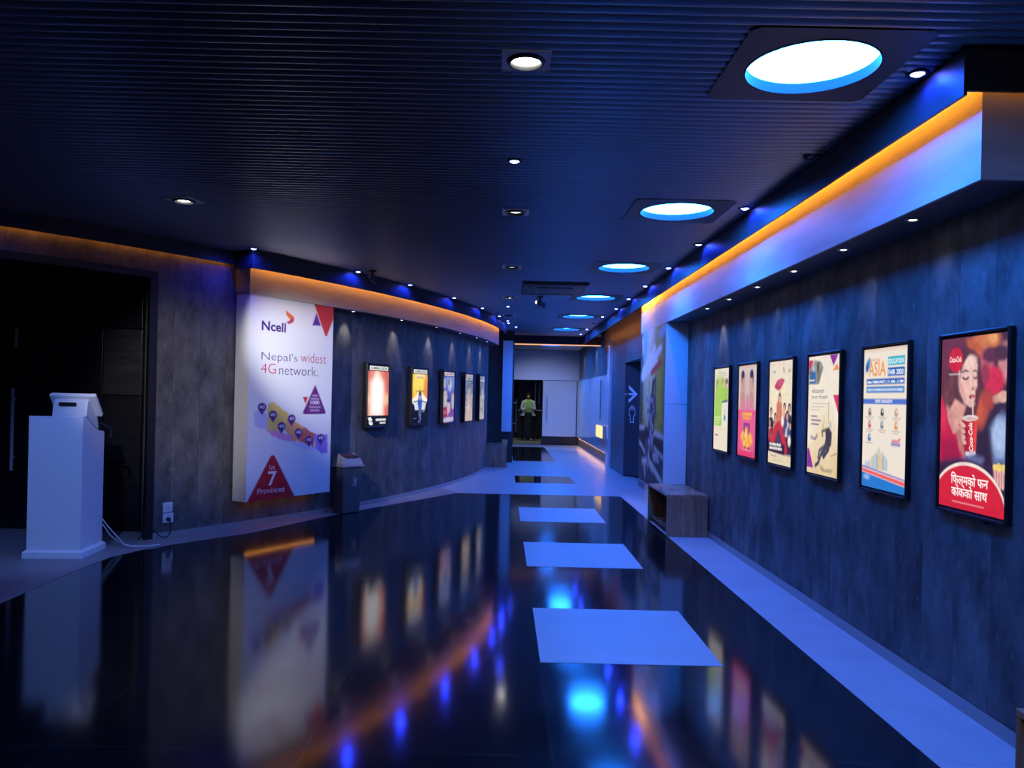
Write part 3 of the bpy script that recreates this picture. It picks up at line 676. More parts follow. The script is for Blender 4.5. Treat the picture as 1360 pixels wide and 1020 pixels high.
def art_drink():
    A = Art(.53, .85, 120, 192, (70, 32, 44)); k = A.k
    A.ell(.25, .1, .5, .4, (105, 45, 58), .8); A.ell(.9, .55, .35, .6, (52, 30, 52), .7)
    # crowd behind
    A.ell(.70, .035, .20, .11, (206, 120, 54), .5); A.ell(.55, .07, .16, .06, (196, 96, 40), .6, .5); A.ell(.80, .02, .06, .05, (230, 160, 90), .6)
    A.ell(.72, .15, .10, .13, (186, 92, 104), .4); A.ell(.78, .115, .13, .07, (96, 40, 54), .5); A.ell(.97, .16, .09, .17, (206, 140, 140), .4); A.ell(.93, .11, .11, .07, (74, 38, 50), .5)
    A.ell(.83, .26, .14, .13, (206, 38, 66), .4); A.ell(.70, .22, .06, .10, (150, 50, 60), .5)
    A.poly([(.72, .36), (.9, .33), (1.02, .32), (1.02, .36), (.86, .38)], (214, 160, 138), .03); A.ell(.96, .345, .07, .05, (222, 170, 150), .4)
    A.poly([(.78, .52), (.95, .44), (1.02, .45), (1.02, .70), (.86, .70)], (120, 146, 196), .10); A.ell(.92, .56, .10, .16, (168, 190, 226), .6)
    A.poly([(.56, .42), (.75, .40), (.80, .72), (.56, .74)], (46, 26, 42), .08)
    A.ell(.66, .42, .09, .16, (196, 84, 40), .8, .3); A.ell(.74, .37, .09, .08, (178, 66, 40), .8)
    # hair
    hair = (84, 44, 48)
    A.poly([(.02, .34), (.08, .22), (.20, .10), (.34, .065), (.52, .08), (.62, .14), (.64, .26), (.60, .40), (.56, .46), (.36, .44), (.34, .50), (.22, .46), (.10, .44), (.04, .42)], hair, .05)
    for (x, y, rx, ry, c, r) in ((.10, .33, .07, .16, (116, 58, 58), .4), (.20, .24, .05, .20, (104, 52, 54), .3), (.16, .40, .05, .10, (134, 70, 66), .5), (.28, .13, .12, .05, (92, 44, 48), -.5), (.58, .30, .04, .15, (96, 44, 44), .1), (.24, .36, .03, .12, (86, 42, 46), .2), (.50, .1, .1, .03, (98, 48, 50), .3)):
        A.ell(x, y, rx, ry, c, .7, r, .8)
    for i in range(26):
        u0, v0 = (.05+.24*NR.rand(), .2+.24*NR.rand()) if i < 17 else (.3+.3*NR.rand(), .075+.05*NR.rand())
        A.line([(u0, v0), (u0+.03, v0+.025), (u0-.005, v0+.05), (u0+.03, v0+.075)], .014, ((134, 78, 74), (54, 24, 32), (116, 62, 62))[i % 3], .02, .55)
    # neck, chest and dress
    A.poly([(.24, .36), (.42, .40), (.36, .48), (.33, .56), (.20, .60), (.08, .50), (.12, .44)], (222, 160, 146), .03)
    A.poly([(.10, .40), (.20, .44), (.24, .56), (.14, .60)], (206, 140, 128), .06)
    A.poly([(-.02, .33), (.06, .38), (.14, .50), (.22, .565), (.34, .55), (.40, .60), (.42, .72), (-.02, .76)], (196, 22, 62), .02)
    A.poly([(.02, .62), (.30, .58), (.34, .70), (.02, .76)], (160, 16, 54), .10); A.poly([(.0, .36), (.05, .41), (.12, .5), (.06, .56), (-.02, .5)], (218, 44, 80), .06)
    # face, turned down to the right
    sk = (236, 192, 178)
    A.poly([(.30, .155), (.40, .115), (.52, .115), (.585, .165), (.575, .225), (.585, .285), (.555, .31), (.55, .36), (.49, .405), (.40, .385), (.31, .31), (.285, .22)], sk, .025)
    A.poly([(.31, .26), (.36, .28), (.42, .37), (.40, .385), (.32, .32), (.29, .25)], (206, 150, 138), .06); A.ell(.40, .28, .06, .08, (240, 174, 160), .9, 0, .6)
    A.ell(.47, .14, .09, .05, (246, 210, 198), .9); A.poly([(.30, .155), (.36, .09), (.45, .10), (.36, .16), (.31, .24)], hair, .03)
    A.line([(.345, .205), (.39, .192), (.44, .20)], .016, (84, 46, 46)); A.line([(.52, .20), (.555, .196), (.575, .205)], .014, (84, 46, 46))
    A.line([(.36, .236), (.40, .246), (.445, .236)], .020, (70, 38, 42)); A.line([(.53, .236), (.555, .243), (.575, .236)], .016, (70, 38, 42))
    A.line([(.505, .22), (.515, .27), (.535, .29)], .012, (214, 160, 146)); A.ell(.525, .297, .028, .018, (206, 140, 128), .6); A.ell(.512, .303, .01, .007, (120, 60, 60), .6)
    A.ell(.505, .345, .045, .022, (186, 56, 70), .5, -.1); A.line([(.47, .346), (.54, .344)], .008, (120, 30, 44)); A.ell(.50, .385, .05, .03, (226, 176, 162), .8)
    # straw, cup, fingers
    A.line([(.515, .35), (.53, .47)], .018, (236, 196, 184))
    A.poly([(.375, .475), (.60, .465), (.575, .665), (.425, .672)], (206, 32, 32), .012); A.poly([(.375, .475), (.44, .472), (.465, .67), (.425, .672)], (156, 20, 28), .03); A.poly([(.555, .467), (.60, .465), (.575, .665), (.55, .667)], (232, 70, 56), .03)
    A.ell(.487, .468, .125, .028, (238, 214, 206), .2, -.04); A.ell(.487, .472, .10, .016, (214, 180, 176), .3)
    A.poly([(.425, .665), (.575, .655), (.58, .672), (.50, .69), (.43, .685)], (226, 226, 236), .015)
    A.poly([(.36, .70), (.52, .67), (.70, .69), (.68, .735), (.5, .72)], (104, 110, 160), .06)
    for (x, y) in ((.375, .508), (.372, .542), (.378, .575), (.392, .605)): A.ell(x-.015, y, .058, .024, (232, 176, 160), .3, .25); A.ell(x-.055, y+.004, .02, .018, (196, 126, 118), .6)
    A.poly([(.26, .55), (.34, .53), (.37, .60), (.42, .70), (.33, .66)], (190, 120, 112), .04)
    A.text('Coca-Cola', .545, .655, (250, 240, 236), width=.26, height=.060, shear=.3, bold=.02, rot=rad(95))
    # popcorn bits right, dark table, dome with the line of writing
    A.poly([(-.02, .74), (.3, .70), (1.02, .74), (1.02, 1.02), (-.02, 1.02)], (52, 30, 58), .06)
    A.poly([(.84, .735), (1.02, .715), (1.02, .84), (.86, .84)], (206, 120, 120), .02)
    for i in range(5): A.line([(.87+.035*i, .735), (.875+.035*i, .84)], .010, (240, 226, 216))
    for i in range(16): A.ell(.85+.16*NR.rand(), .715+.03*NR.rand(), .022, .020, (236, 206, 110), .6)
    A.ell(.46, .985, .575, .42, (246, 226, 216), .02); A.ell(.46, .995, .560, .405, (214, 30, 42), .02)
    A.poly([(-.02, .96), (1.02, .96), (1.02, 1.02), (-.02, 1.02)], (206, 26, 40), .05)
    A.ell(.235, .128, .118, .118, (206, 24, 36), .05)
    A.text('Coca-Cola', .235, .142, (252, 244, 240), width=.19, height=.055, align='c', shear=.3, bold=.015)
    A.line([(.13, .212), (.33, .212)], .010, (240, 220, 214), al=.8)
    A.text('\u093f\u092b\u0932\u094d\u092e\u0915\u094b \u092b\u0928', .20, .855, (255, 240, 236), width=.58, bold=.02)
    A.text('\u0915\u094b\u0915\u0915\u094b \u0938\u093e\u0925', .21, .93, (255, 240, 236), width=.56, bold=.02)
    A.lines(.22, .962, (.5,), .01, (236, 170, 170), .010)
    return A.grain(.16, 5, 1-A.box(-1, .76, .9, 2))

def art_asia():
    A = Art(.53, .85, 90, 144, (238, 226, 208)); A.rect(-.02, -.02, 1.02, .02, (226, 200, 176), .05)
    A.ell(.10, .115, .05, .09, (70, 140, 200), .6, .5); A.ell(.08, .13, .03, .05, (40, 90, 170), .5)
    A.text('World Class', .15, .090, (214, 110, 50), width=.25, height=.034, bold=.012)
    A.text('ASIA', .12, .198, (236, 150, 62), width=.42, height=.17, bold=.015)
    A.rect(.58, .066, .955, .128, (70, 178, 200), .01); A.text('EDUCATION', .60, .117, (236, 246, 248), width=.33, height=.055, bold=.02)
    A.rect(.58, .142, .955, .202, (30, 96, 180), .01); A.text('FAIR 2020', .60, .192, (236, 246, 250), width=.33, height=.058, bold=.025)
    A.rect(.07, .216, .955, .258, (24, 92, 178), .01); A.text('28th FEBRUARY | 11 AM - 5 PM', .09, .249, (240, 246, 250), width=.84, height=.042, bold=.03)
    A.rect(.07, .272, .955, .318, (20, 112, 190), .01); A.lines(.09, .296, (.84,), .02, (214, 230, 246), .030, .75); A.grain(.25, 2, A.box(.08, .285, .95, .308))
    A.rect(-.02, .360, 1.02, .398, (74, 112, 200), .01); A.text('EVENT HIGHLIGHTS', .5, .388, (238, 242, 252), width=.40, height=.036, align='c', bold=.025)
    cols = [(120, 90, 80), (50, 50, 56), (190, 150, 140), (200, 80, 80), (120, 130, 140), (226, 140, 50), (60, 110, 190)]
    i = 0
    for r, row in enumerate((.455, .545, .640)):
        for cx in ((.17, .47, .79) if r < 2 else (.17,)):
            c = cols[i]; i += 1
            A.ell(cx, row, .035, .045, c, .6); A.rect(cx-.03, row+.005, cx+.035, row+.022, c, .03); A.ell(cx+.008, row-.006, .014, .016, (238, 226, 208), .5)
            A.lines(cx, row+.040, (.2, .13) if r < 2 else (.17,), .014, (170, 160, 160), .010, .8, 'c')
    A.lines(.70, .650, (.17,), .01, (214, 90, 110), .03); A.lines(.69, .672, (.20,), .01, (110, 90, 190), .035); A.ell(.87, .635, .02, .015, (220, 90, 120), .6)
    # skyline in pale colours
    NR2 = np.random.RandomState(3)
    for j in range(26):
        u = .07+.021*j; hh = .03+.12*math.exp(-((u-.42)/.2)**2)*(.5+.5*NR2.rand())
        A.rect(u, .858-hh, u+.018, .862, [(110, 170, 206), (160, 196, 214), (236, 190, 110), (206, 214, 210), (90, 150, 190)][NR2.randint(5)], .015, .85)
    A.rect(.425, .70, .435, .80, (150, 190, 206), .01); A.rect(.40, .745, .462, .862, (236, 196, 120), .015, .9)
    A.poly([(-.02, .846), (1.02, .900), (1.02, .912), (-.02, .862)], (150, 130, 200), .012); A.poly([(-.02, .868), (1.02, .918), (1.02, .946), (-.02, .892)], (238, 96, 90), .012)
    A.poly([(-.02, .896), (1.02, .950), (1.02, 1.02), (-.02, 1.02)], (40, 120, 206), .012); A.ell(.12, .93, .08, .03, (140, 180, 226), .6)
    return A

def art_climber():
    A = Art(.53, .85, 90, 144, (240, 228, 206)); A.ell(.75, .95, .8, .35, (226, 196, 140), .9); A.ell(.6, .75, .35, .4, (234, 212, 170), .9)
    A.poly([(.0, .03), (.16, .03), (.02, .15), (0, .16)], (214, 44, 96), .012)
    A.poly([(.02, .12), (.14, .06), (.20, .03), (.42, .05), (.50, .10), (.36, .24), (.02, .235)], (150, 150, 140), .02)
    A.poly([(.03, .13), (.14, .11), (.24, .14), (.25, .235), (.02, .235)], (54, 104, 160), .03); A.ell(.16, .10, .04, .05, (180, 190, 200), .5); A.poly([(.27, .06), (.36, .045), (.36, .15), (.28, .16)], (96, 84, 58), .03); A.poly([(.30, .14), (.46, .10), (.36, .22), (.28, .23)], (120, 120, 96), .05); A.line([(.03, .205), (.20, .205)], .02, (226, 220, 210))
    A.poly([(.70, .0), (.97, .0), (.82, .095)], (140, 44, 150), .012); A.poly([(.93, .075), (.99, .125), (.80, .135)], (236, 140, 46), .012)
    A.poly([(.83, .33), (1.02, .33), (1.02, .50)], (214, 40, 96), .012); A.poly([(0, .80), (.06, .79), (.22, .955), (0, .955)], (140, 44, 150), .012)
    A.text('whatever', .12, .315, (96, 60, 120), width=.42, height=.07); A.text('your dream', .12, .362, (96, 60, 120), width=.54, height=.075)
    A.lines(.12, .402, (.56, .44, .28), .028, (190, 150, 160), .014, .7)
    A.lines(.12, .512, (.20, .33, .27), .034, (100, 70, 130), .022, .85)
    A.text('Ncell', .12, .715, (90, 30, 130), width=.19, height=.06, bold=.02); A.poly([(.30, .655), (.345, .668), (.345, .69), (.30, .70), (.32, .68)], (150, 60, 90), .012)
    # climber on a rope
    A.line([(.70, .39), (.70, .56)], .018, (170, 150, 120)); A.line([(.56, .52), (.50, .68)], .012, (150, 130, 110))
    d = (62, 56, 66)
    A.ell(.76, .575, .045, .05, (190, 190, 190), .4); A.poly([(.60, .61), (.72, .595), (.82, .64), (.80, .74), (.70, .79), (.56, .78), (.62, .69)], d, .03)
    A.line([(.62, .62), (.50, .635), (.52, .67)], .04, (110, 100, 90)); A.poly([(.56, .74), (.70, .76), (.58, .84), (.44, .85)], (84, 80, 92), .03)
    A.line([(.62, .76), (.47, .83), (.40, .90), (.30, .93)], .055, (70, 66, 74)); A.line([(.52, .77), (.42, .80), (.38, .86)], .05, (96, 90, 96)); A.line([(.72, .78), (.56, .85)], .05, d)
    A.poly([(.45, .92), (.60, .95), (.85, .94), (.80, .965), (.5, .965)], (150, 130, 96), .05); A.line([(.80, .83), (.97, .80)], .02, (190, 150, 100))
    return A.grain(.06, 4)

def art_film():
    A = Art(.53, .85, 90, 144, (232, 216, 196)); A.ell(.5, .35, .5, .4, (240, 226, 190), .9)
    A.ell(.22, .10, .06, .02, (150, 180, 140), .6); A.ell(.88, .10, .05, .03, (150, 190, 120), .6); A.line([(.62, .07), (.64, .11)], .03, (140, 80, 130))
    A.poly([(.22, .245), (.36, .185), (.55, .165), (.68, .185), (.62, .22), (.52, .27), (.40, .285), (.30, .27)], (190, 50, 84), .03); A.poly([(.36, .21), (.55, .185), (.6, .2), (.46, .25)], (214, 90, 120), .06); A.line([(.47, .26), (.48, .36)], .02, (170, 120, 90))
    A.poly([(-.02, .62), (.2, .58), (.8, .60), (1.02, .56), (1.02, .90), (-.02, .90)], (64, 30, 44), .06)
    for p in ((.10, .50, .11, (36, 36, 44)), (.90, .46, .12, (46, 46, 56)), (.70, .45, .11, (120, 60, 60)), (.82, .53, .12, (210, 200, 190)), (.05, .60, .10, (220, 210, 200)), (.95, .62, .11, (40, 60, 110)), (.30, .55, .11, (196, 150, 120))): persons_blob(A, *p)
    A.poly([(.34, .42), (.47, .34), (.58, .42), (.60, .62), (.36, .64)], (212, 120, 84), .03); A.ell(.48, .355, .06, .075, (40, 26, 28), .4); A.ell(.485, .372, .045, .06, (224, 170, 140), .4)
    A.poly([(.28, .62), (.42, .58), (.56, .58), (.68, .64), (.84, .86), (.74, .90), (.52, .70), (.44, .68), (.20, .84), (.05, .80)], (204, 44, 40), .03)
    A.poly([(.40, .66), (.52, .70), (.60, .80), (.34, .80)], (80, 56, 90), .05); A.poly([(.0, .67), (.16, .64), (.10, .80), (0, .80)], (176, 40, 46), .04)
    for (x, y) in ((.66, .50), (.76, .60), (.88, .68), (.70, .66), (.92, .76), (.62, .58)): A.ell(x, y, .06, .08, [(230, 180, 150), (40, 36, 50), (240, 230, 220), (196, 70, 60), (60, 76, 120), (214, 150, 120)][int(x*100) % 6], .6)
    A.poly([(-.02, .79), (.74, .80), (.72, .90), (-.02, .89)], (52, 28, 44), .03)
    for j, (ww, v) in enumerate((((.07, .05, .08, .06, .09, .07), .812), ((.10, .06, .09, .05, .10, .06), .850))):
        u = .06
        for q in ww: A.rect(u, v-.012, u+q, v+.013, (246, 238, 232), .012); u += q+.018
    A.poly([(-.02, .885), (1.02, .915), (1.02, 1.02), (-.02, 1.02)], (230, 212, 176), .012); A.lines(.12, .925, (.28,), .01, (120, 100, 90), .014)
    A.lines(.2, .965, (.6,), .01, (200, 180, 150), .014)
    return A.grain(.10, 3)

def art_pink():
    A = Art(.53, .85, 80, 128, (220, 200, 192))
    A.ell(.5, .3, .4, .4, (206, 184, 176), .9)
    for (x, c) in ((.24, 1), (.74, -1)):
        A.poly([(x-.17, .49), (x-.13, .24), (x, .17), (x+.14, .24), (x+.18, .49)], (204, 160, 150), .06)
        A.ell(x, .145, .10, .15, (72, 50, 62), .4); A.ell(x+.03*c, .185, .085, .12, (206, 150, 136), .4); A.ell(x-.02, .10, .09, .07, (60, 44, 56), .5)
        A.line([(x-.10, .36), (x+.02, .30), (x+.10, .40)], .04, (186, 130, 120)); A.ell(x, .40, .07, .07, (190, 140, 130), .7); A.line([(x-.08, .45), (x+.12, .47)], .03, (170, 140, 140))
    A.line([(.50, .34), (.52, .49)], .05, (150, 120, 126)); A.rect(-.02, -.02, 1.02, .02, (206, 180, 150), .05)
    A.rect(-.02, .490, 1.02, 1.02, (222, 76, 132), .012); A.ell(.5, .75, .5, .5, (230, 96, 146), .9); A.rect(-.02, .94, 1.02, 1.02, (226, 60, 100), .06)
    A.lines(.5, .535, (.58,), .03, (240, 168, 44), .055, 1, 'c'); A.lines(.5, .578, (.46,), .03, (240, 160, 44), .055, 1, 'c'); A.grain(.25, 3, A.box(.1, .51, .9, .60))
    A.rect(.33, .635, .68, .77, (130, 46, 110), .02); A.rect(.36, .65, .65, .70, (160, 70, 140), .02)
    for (x, y, r) in ((.5, .72, .09), (.30, .78, .12), (.70, .80, .13), (.5, .83, .18), (.22, .80, .07), (.40, .86, .12), (.78, .83, .08), (.6, .88, .10)): A.ell(x, y, r, r*.8, (244, 160, 54), .4); A.ell(x-.02, y-.01, r*.5, r*.35, (250, 200, 90), .8)
    A.ell(.47, .76, .05, .05, (250, 220, 190), .5); A.lines(.36, .905, (.12,), .01, (90, 30, 70), .035); A.lines(.55, .908, (.16,), .01, (90, 30, 70), .035); A.lines(.5, .93, (.5,), .01, (240, 160, 190), .012, .8, 'c')
    return A

def art_green():
    A = Art(.53, .85, 80, 128, (234, 222, 198))
    A.lines(.30, .055, (.55,), .01, (214, 180, 180), .03); A.lines(.45, .085, (.45,), .01, (206, 170, 170), .02)
    A.rect(.10, .135, .96, .245, (196, 160, 120), .02)
    for (x, c) in ((.22, (120, 84, 60)), (.40, (226, 180, 130)), (.58, (150, 110, 80)), (.72, (220, 170, 130)), (.86, (120, 90, 70))): A.ell(x, .19, .09, .11, c, .6); A.ell(x+.02, .215, .07, .05, (230, 200, 160), .6)
    A.poly([(.12, .245), (.96, .245), (.96, .705), (.04, .700)], (154, 200, 56), .012); A.ell(.4, .4, .35, .5, (166, 208, 70), .9)
    A.poly([(.55, .42), (.95, .385), (.96, .715), (.56, .725)], (232, 224, 206), .012); A.poly([(.58, .395), (.95, .375), (.95, .410), (.56, .422)], (112, 112, 122), .012)
    A.line([(.77, .50), (.77, .56)], .03, (150, 180, 190)); A.ell(.77, .60, .06, .06, (70, 140, 180), .5)
    A.lines(.09, .60, (.42, .34, .30), .032, (214, 232, 150), .03, .9)
    A.poly([(.04, .702), (1.02, .715), (1.02, 1.02), (0, 1.02)], (236, 222, 196), .012); A.lines(.10, .82, (.22,), .01, (90, 80, 76), .035); A.lines(.1, .735, (.8,), .01, (210, 190, 160), .012)
    return A

def head_strip(A, words, dark=(8, 8, 10)):
    A.rect(-.02, -.02, 1.02, .098, dark, .008)
    return A
def art_flame():
    A = Art(.50, .83, 80, 132, (206, 84, 84)); A.ell(.45, .50, .62, .8, (226, 120, 100), .9)
    A.ell(.5, .56, .55, .18, (255, 214, 170), .9); A.ell(.42, .55, .36, .75, (255, 190, 150), .9)
    A.poly([(.13, .82), (.15, .46), (.12, .30), (.30, .22), (.42, .10), (.54, .20), (.72, .28), (.74, .40), (.68, .55), (.74, .82)], (255, 250, 240), .22); A.ell(.45, .5, .24, .5, (255, 255, 252), .8)
    A.rect(-.02, .825, 1.02, 1.02, (8, 8, 10), .01)
    A.poly([(.02, .86), (.16, .85), (.24, .90), (.10, .93)], (240, 240, 236), .02); A.poly([(.06, .935), (.24, .925), (.26, .975), (.12, .98)], (236, 236, 232), .02)
    A.lines(.40, .895, (.50,), .01, (240, 240, 240), .055, .95); A.lines(.60, .948, (.28,), .01, (236, 236, 236), .04, .95); A.grain(.3, 2, A.box(.36, .87, .95, .97))
    return A
def art_jet():
    A = Art(.50, .83, 80, 132, (248, 190, 30)); A.ell(.45, .28, .5, .3, (254, 226, 90), .9); A.ell(.95, .4, .2, .5, (232, 140, 60), .9)
    A.lines(.5, .135, (.62,), .01, (250, 236, 190), .10, .9, 'c'); A.lines(.5, .155, (.48,), .01, (190, 110, 110), .05, .6, 'c')
    A.poly([(-.02, .56), (.2, .50), (.4, .44), (.6, .44), (.85, .50), (1.02, .56), (1.02, .72), (-.02, .72)], (250, 246, 240), .06)
    A.poly([(-.02, .60), (.16, .66), (.2, .74), (.84, .74), (.90, .64), (1.02, .56), (1.02, 1.02), (-.02, 1.02)], (10, 12, 24), .04)
    A.poly([(.12, .60), (.30, .56), (.70, .56), (.92, .60), (.84, .74), (.20, .74)], (214, 220, 236), .05)
    A.line([(.24, .42), (.26, .40), (.78, .40), (.80, .42)], .02, (90, 80, 70)); A.line([(.5, .32), (.5, .46)], .02, (80, 70, 90))
    A.poly([(.42, .48), (.5, .42), (.60, .48), (.66, .60), (.62, .74), (.56, .98), (.48, .98), (.44, .76), (.36, .62)], (62, 92, 176), .04)
    A.ell(.51, .47, .09, .12, (46, 56, 110), .4); A.ell(.52, .52, .06, .07, (206, 170, 150), .5); A.ell(.46, .60, .03, .03, (20, 22, 40), .5)
    A.line([(.08, .60), (.40, .58)], .03, (70, 80, 110)); A.line([(.62, .58), (.94, .61)], .03, (90, 90, 110))
    A.poly([(.44, .76), (.60, .76), (.57, .98), (.49, .98)], (46, 58, 92), .06)
    for i in range(14): A.ell(.44+.16*NR.rand(), .76+.2*NR.rand(), .02, .025, (120, 136, 170), .8)
    A.lines(.06, .895, (.24,), .01, (150, 160, 180), .014, .8); A.ell(.76, .77, .07, .03, (110, 120, 140), .8)
    return A
def art_crowd():
    A = Art(.50, .83, 70, 116, (92, 96, 190)); A.ell(.6, .2, .5, .3, (130, 150, 226), .9); A.ell(.2, .85, .6, .3, (150, 60, 120), .9)
    A.poly([(0, .15), (.16, .16), (.18, .32), (0, .32)], (206, 206, 210), .06); A.ell(.58, .26, .17, .20, (196, 206, 226), .5); A.ell(.5, .21, .10, .10, (150, 120, 110), .6); A.ell(.35, .16, .10, .12, (150, 170, 236), .6)
    A.poly([(.0, .42), (.15, .38), (.36, .46), (.38, .60), (.30, .70), (0, .70)], (206, 206, 196), .06); A.ell(.18, .43, .13, .10, (220, 200, 180), .5); A.ell(.88, .50, .14, .12, (220, 190, 150), .5); A.poly([(.74, .56), (1.02, .50), (1.02, .76), (.78, .72)], (200, 196, 206), .06)
    A.poly([(.36, .62), (.48, .54), (.60, .56), (.66, .70), (.60, .84), (.38, .86)], (230, 200, 200), .06); A.ell(.48, .57, .16, .07, (60, 40, 90), .6)
    A.poly([(0, .70), (.3, .72), (.36, .88), (0, .90)], (176, 40, 76), .08); A.poly([(.36, .88), (.7, .76), (1.02, .74), (1.02, .92), (.4, .92)], (140, 80, 160), .08); A.ell(.15, .80, .12, .06, (230, 110, 110), .8)
    A.poly([(.04, .93), (.3, .90), (.96, .90), (.98, .96), (.5, .99), (.1, .99)], (214, 206, 226), .05); A.grain(.4, 3, A.box(0, .88, 1, 1))
    return A.grain(.15, 4)
def art_pale(seed, top, bot):
    A = Art(.50, .83, 60, 100, top); r = np.random.RandomState(seed)
    A.poly([(-.02, .44), (1.02, .42), (1.02, 1.02), (-.02, 1.02)], bot, .08)
    A.lines(.04, .115, (.90,), .01, (246, 240, 226), .05)
    for i in range(46):
        u, v = r.rand(), .15+.66*r.rand(); c = np.array(top if v < .44 else bot)*(.45+.75*r.rand())+12*r.rand(3)
        A.ell(u, v, .05+.12*r.rand(), .03+.06*r.rand(), tuple(np.clip(c, 0, 250)), .7, r.rand()*2, .9)
    A.ell(.52, .32, .16, .22, (206, 186, 160), .6); A.ell(.48, .26, .14, .12, (110, 104, 96), .6)
    for v in (.62, .68, .72): A.line([(.05, v), (.55, v-.02)], .02, (240, 234, 220), .04, .8)
    A.rect(-.02, .86, 1.02, .97, tuple(np.clip(np.array(bot)*1.03, 0, 250)), .03)
    return A

# ---------------------------------------------------------------- lightboxes
def lightbox(label, art, loc, rotz, w, h, d, group, material, header=None, tab=None, rnd=0.006, hcol=(240, 238, 232)):
    t = thing('poster_lightbox', label, 'lightbox', loc, rotz, group)
    bz = 0.016 if header is None else 0.03; mb = MB()
    x0, x1 = -w/2, w/2
    mb.box(x0, x0+bz, -d, 0, 0, h); mb.box(x1-bz, x1, -d, 0, 0, h); mb.box(x0+bz, x1-bz, -d, 0, 0, bz); mb.box(x0+bz, x1-bz, -d, 0, h-bz, h); mb.box(x0+bz, x1-bz, -d+.012, 0, bz, h-bz)
    fr_ = mb.build('frame', M['bezel'], t, bevel=rnd)
    art.build('poster', M[material], t, x0+(w-art.w)/2, -d+0.008, (h-art.h)/2)
    if header:
        hd = Art(.44, .055, 44, 6, hcol); hd.text(header, .5, .80, (26, 24, 28), width=.86, height=.075, align='c', bold=.03)
        hd.build('header', M['print_lit'], t, -.22, -d+0.004, h-.03-.067)
    if tab: MB().box(tab-.02, tab+.02, -d+.01, -d+.03, -.018, 0).build('lock_tab', M['bezel'], fr_, bevel=.004)
    return t
gR, gL = 'lightboxes on the right wall', 'lightboxes on the left wall'
for (lab, fn, yc, tab) in (('lit poster of a curly haired woman sipping from a red cup', art_drink, 3.755, .10), ('lit white poster headed with a large orange ASIA and blue bars', art_asia, 4.62, -.12), ('lit cream poster with purple triangles and a dark climber', art_climber, 5.50, None),
                           ('lit film poster with a pink umbrella above a crowd in red', art_film, 6.345, None), ('lit poster, pale couple on top and bright pink below', art_pink, 7.205, None), ('lit cream and lime green poster nearest the mural pilaster', art_green, 8.06, None)):
    lightbox(lab, fn(), (XW-0.001, yc*1.0225, .967), rad(-90), .582, .905, .032, gR, 'print_lit', tab=tab)
for (lab, fn, a, hd, hc) in (('glowing flame poster in a black frame, nearest of the left wall', art_flame, -24.6, 'COMING SOON', (240, 238, 232)), ('yellow poster with a blue figure and aircraft in a black frame', art_jet, -20.5, 'COMING SOON', (236, 234, 232)),
                             ('blue and purple poster of a group, middle of the left wall', art_crowd, -16.55, 'NOW SHOWING', (226, 206, 206)), ('pale poster with a grey top, second last of the left wall', lambda: art_pale(2, (130, 140, 140), (214, 190, 160)), -12.65, 'NOW SHOWING', (206, 190, 180)),
                             ('pale grey green poster, last of the left wall before the dark return', lambda: art_pale(5, (120, 132, 140), (196, 186, 160)), -8.85, 'NOW SHOWING', (176, 170, 176))):
    A = fn(); head_strip(A, hd); p = arc(R+.004, a, 1.035)
    lightbox(lab, A, p, rad(90+a), .565, .885, .075, gL, 'print_lit' if a < -18 else 'print_lit2', header=hd, rnd=.012, hcol=hc)

# ---------------------------------------------------------------- white advert board with the map
def pxuv(x, y):
    u = (x-332)/112.0
    for _ in range(3):
        t, b = 388+20*u, 668-16.5*u; v = (y-t)/(b-t); l, r = 334-4*v, 447-6*v; u = (x-l)/(r-l)
    return (u, v)
ga, gb = arc(RB, A0+.02), arc(RB, -28.75)
gw = math.dist(ga, gb); grot = math.atan2(gb[1]-ga[1], gb[0]-ga[0]); gz0, gz1 = 0.30, 2.547
g = thing('advert_board', 'tall white advert board with a coloured map and 4G pins', 'advert board', (ga[0], ga[1], gz0), grot)
gd = RB-R-.01
mb = MB(); mb.box(0, gw, 0.003, gd*0.93, 0, 1.16); mb.box(0, gw, 0.003, gd*0.93, 1.163, gz1-gz0); mb.box(0.004, gw-.004, 0.01, gd*.93, 1.15, 1.17); mb.build('body', M['plastic'], g)
MB().box(0.12, gw-.12, gd*.5, gd*.5+.03, -0.010, 0.0).build('led_strip', M['led_dim'], g)
A = Art(gw, gz1-gz0, 112, 220, (238, 238, 240))
X = lambda pts, col, s=.006: A.poly([pxuv(*p) for p in pts], col, s)
cr = lambda pts: [(x/5.37+310, y/5.37+500) for x, y in pts]
X([(416, 397), (447.5, 402), (447.5, 422), (437, 446), (434.5, 446)], (214, 62, 46)); X([(421.5, 415), (415.5, 431.5), (428, 432)], (104, 46, 150))
X([(420, 510.5), (419, 512), (402.5, 547), (403.5, 549.5), (434, 549), (435.3, 547)], (112, 40, 120)); X([(402.3, 526), (409.8, 526.5), (406, 536)], (206, 56, 60))
rr = np.random.RandomState(9)
def rough(pts, amp=5):
    out = []
    for i, p in enumerate(pts):
        q = pts[(i+1) % len(pts)]
        for k in range(4):
            t = k/4; out.append((p[0]*(1-t)+q[0]*t+rr.uniform(-amp, amp), p[1]*(1-t)+q[1]*t+rr.uniform(-amp, amp)))
    return out
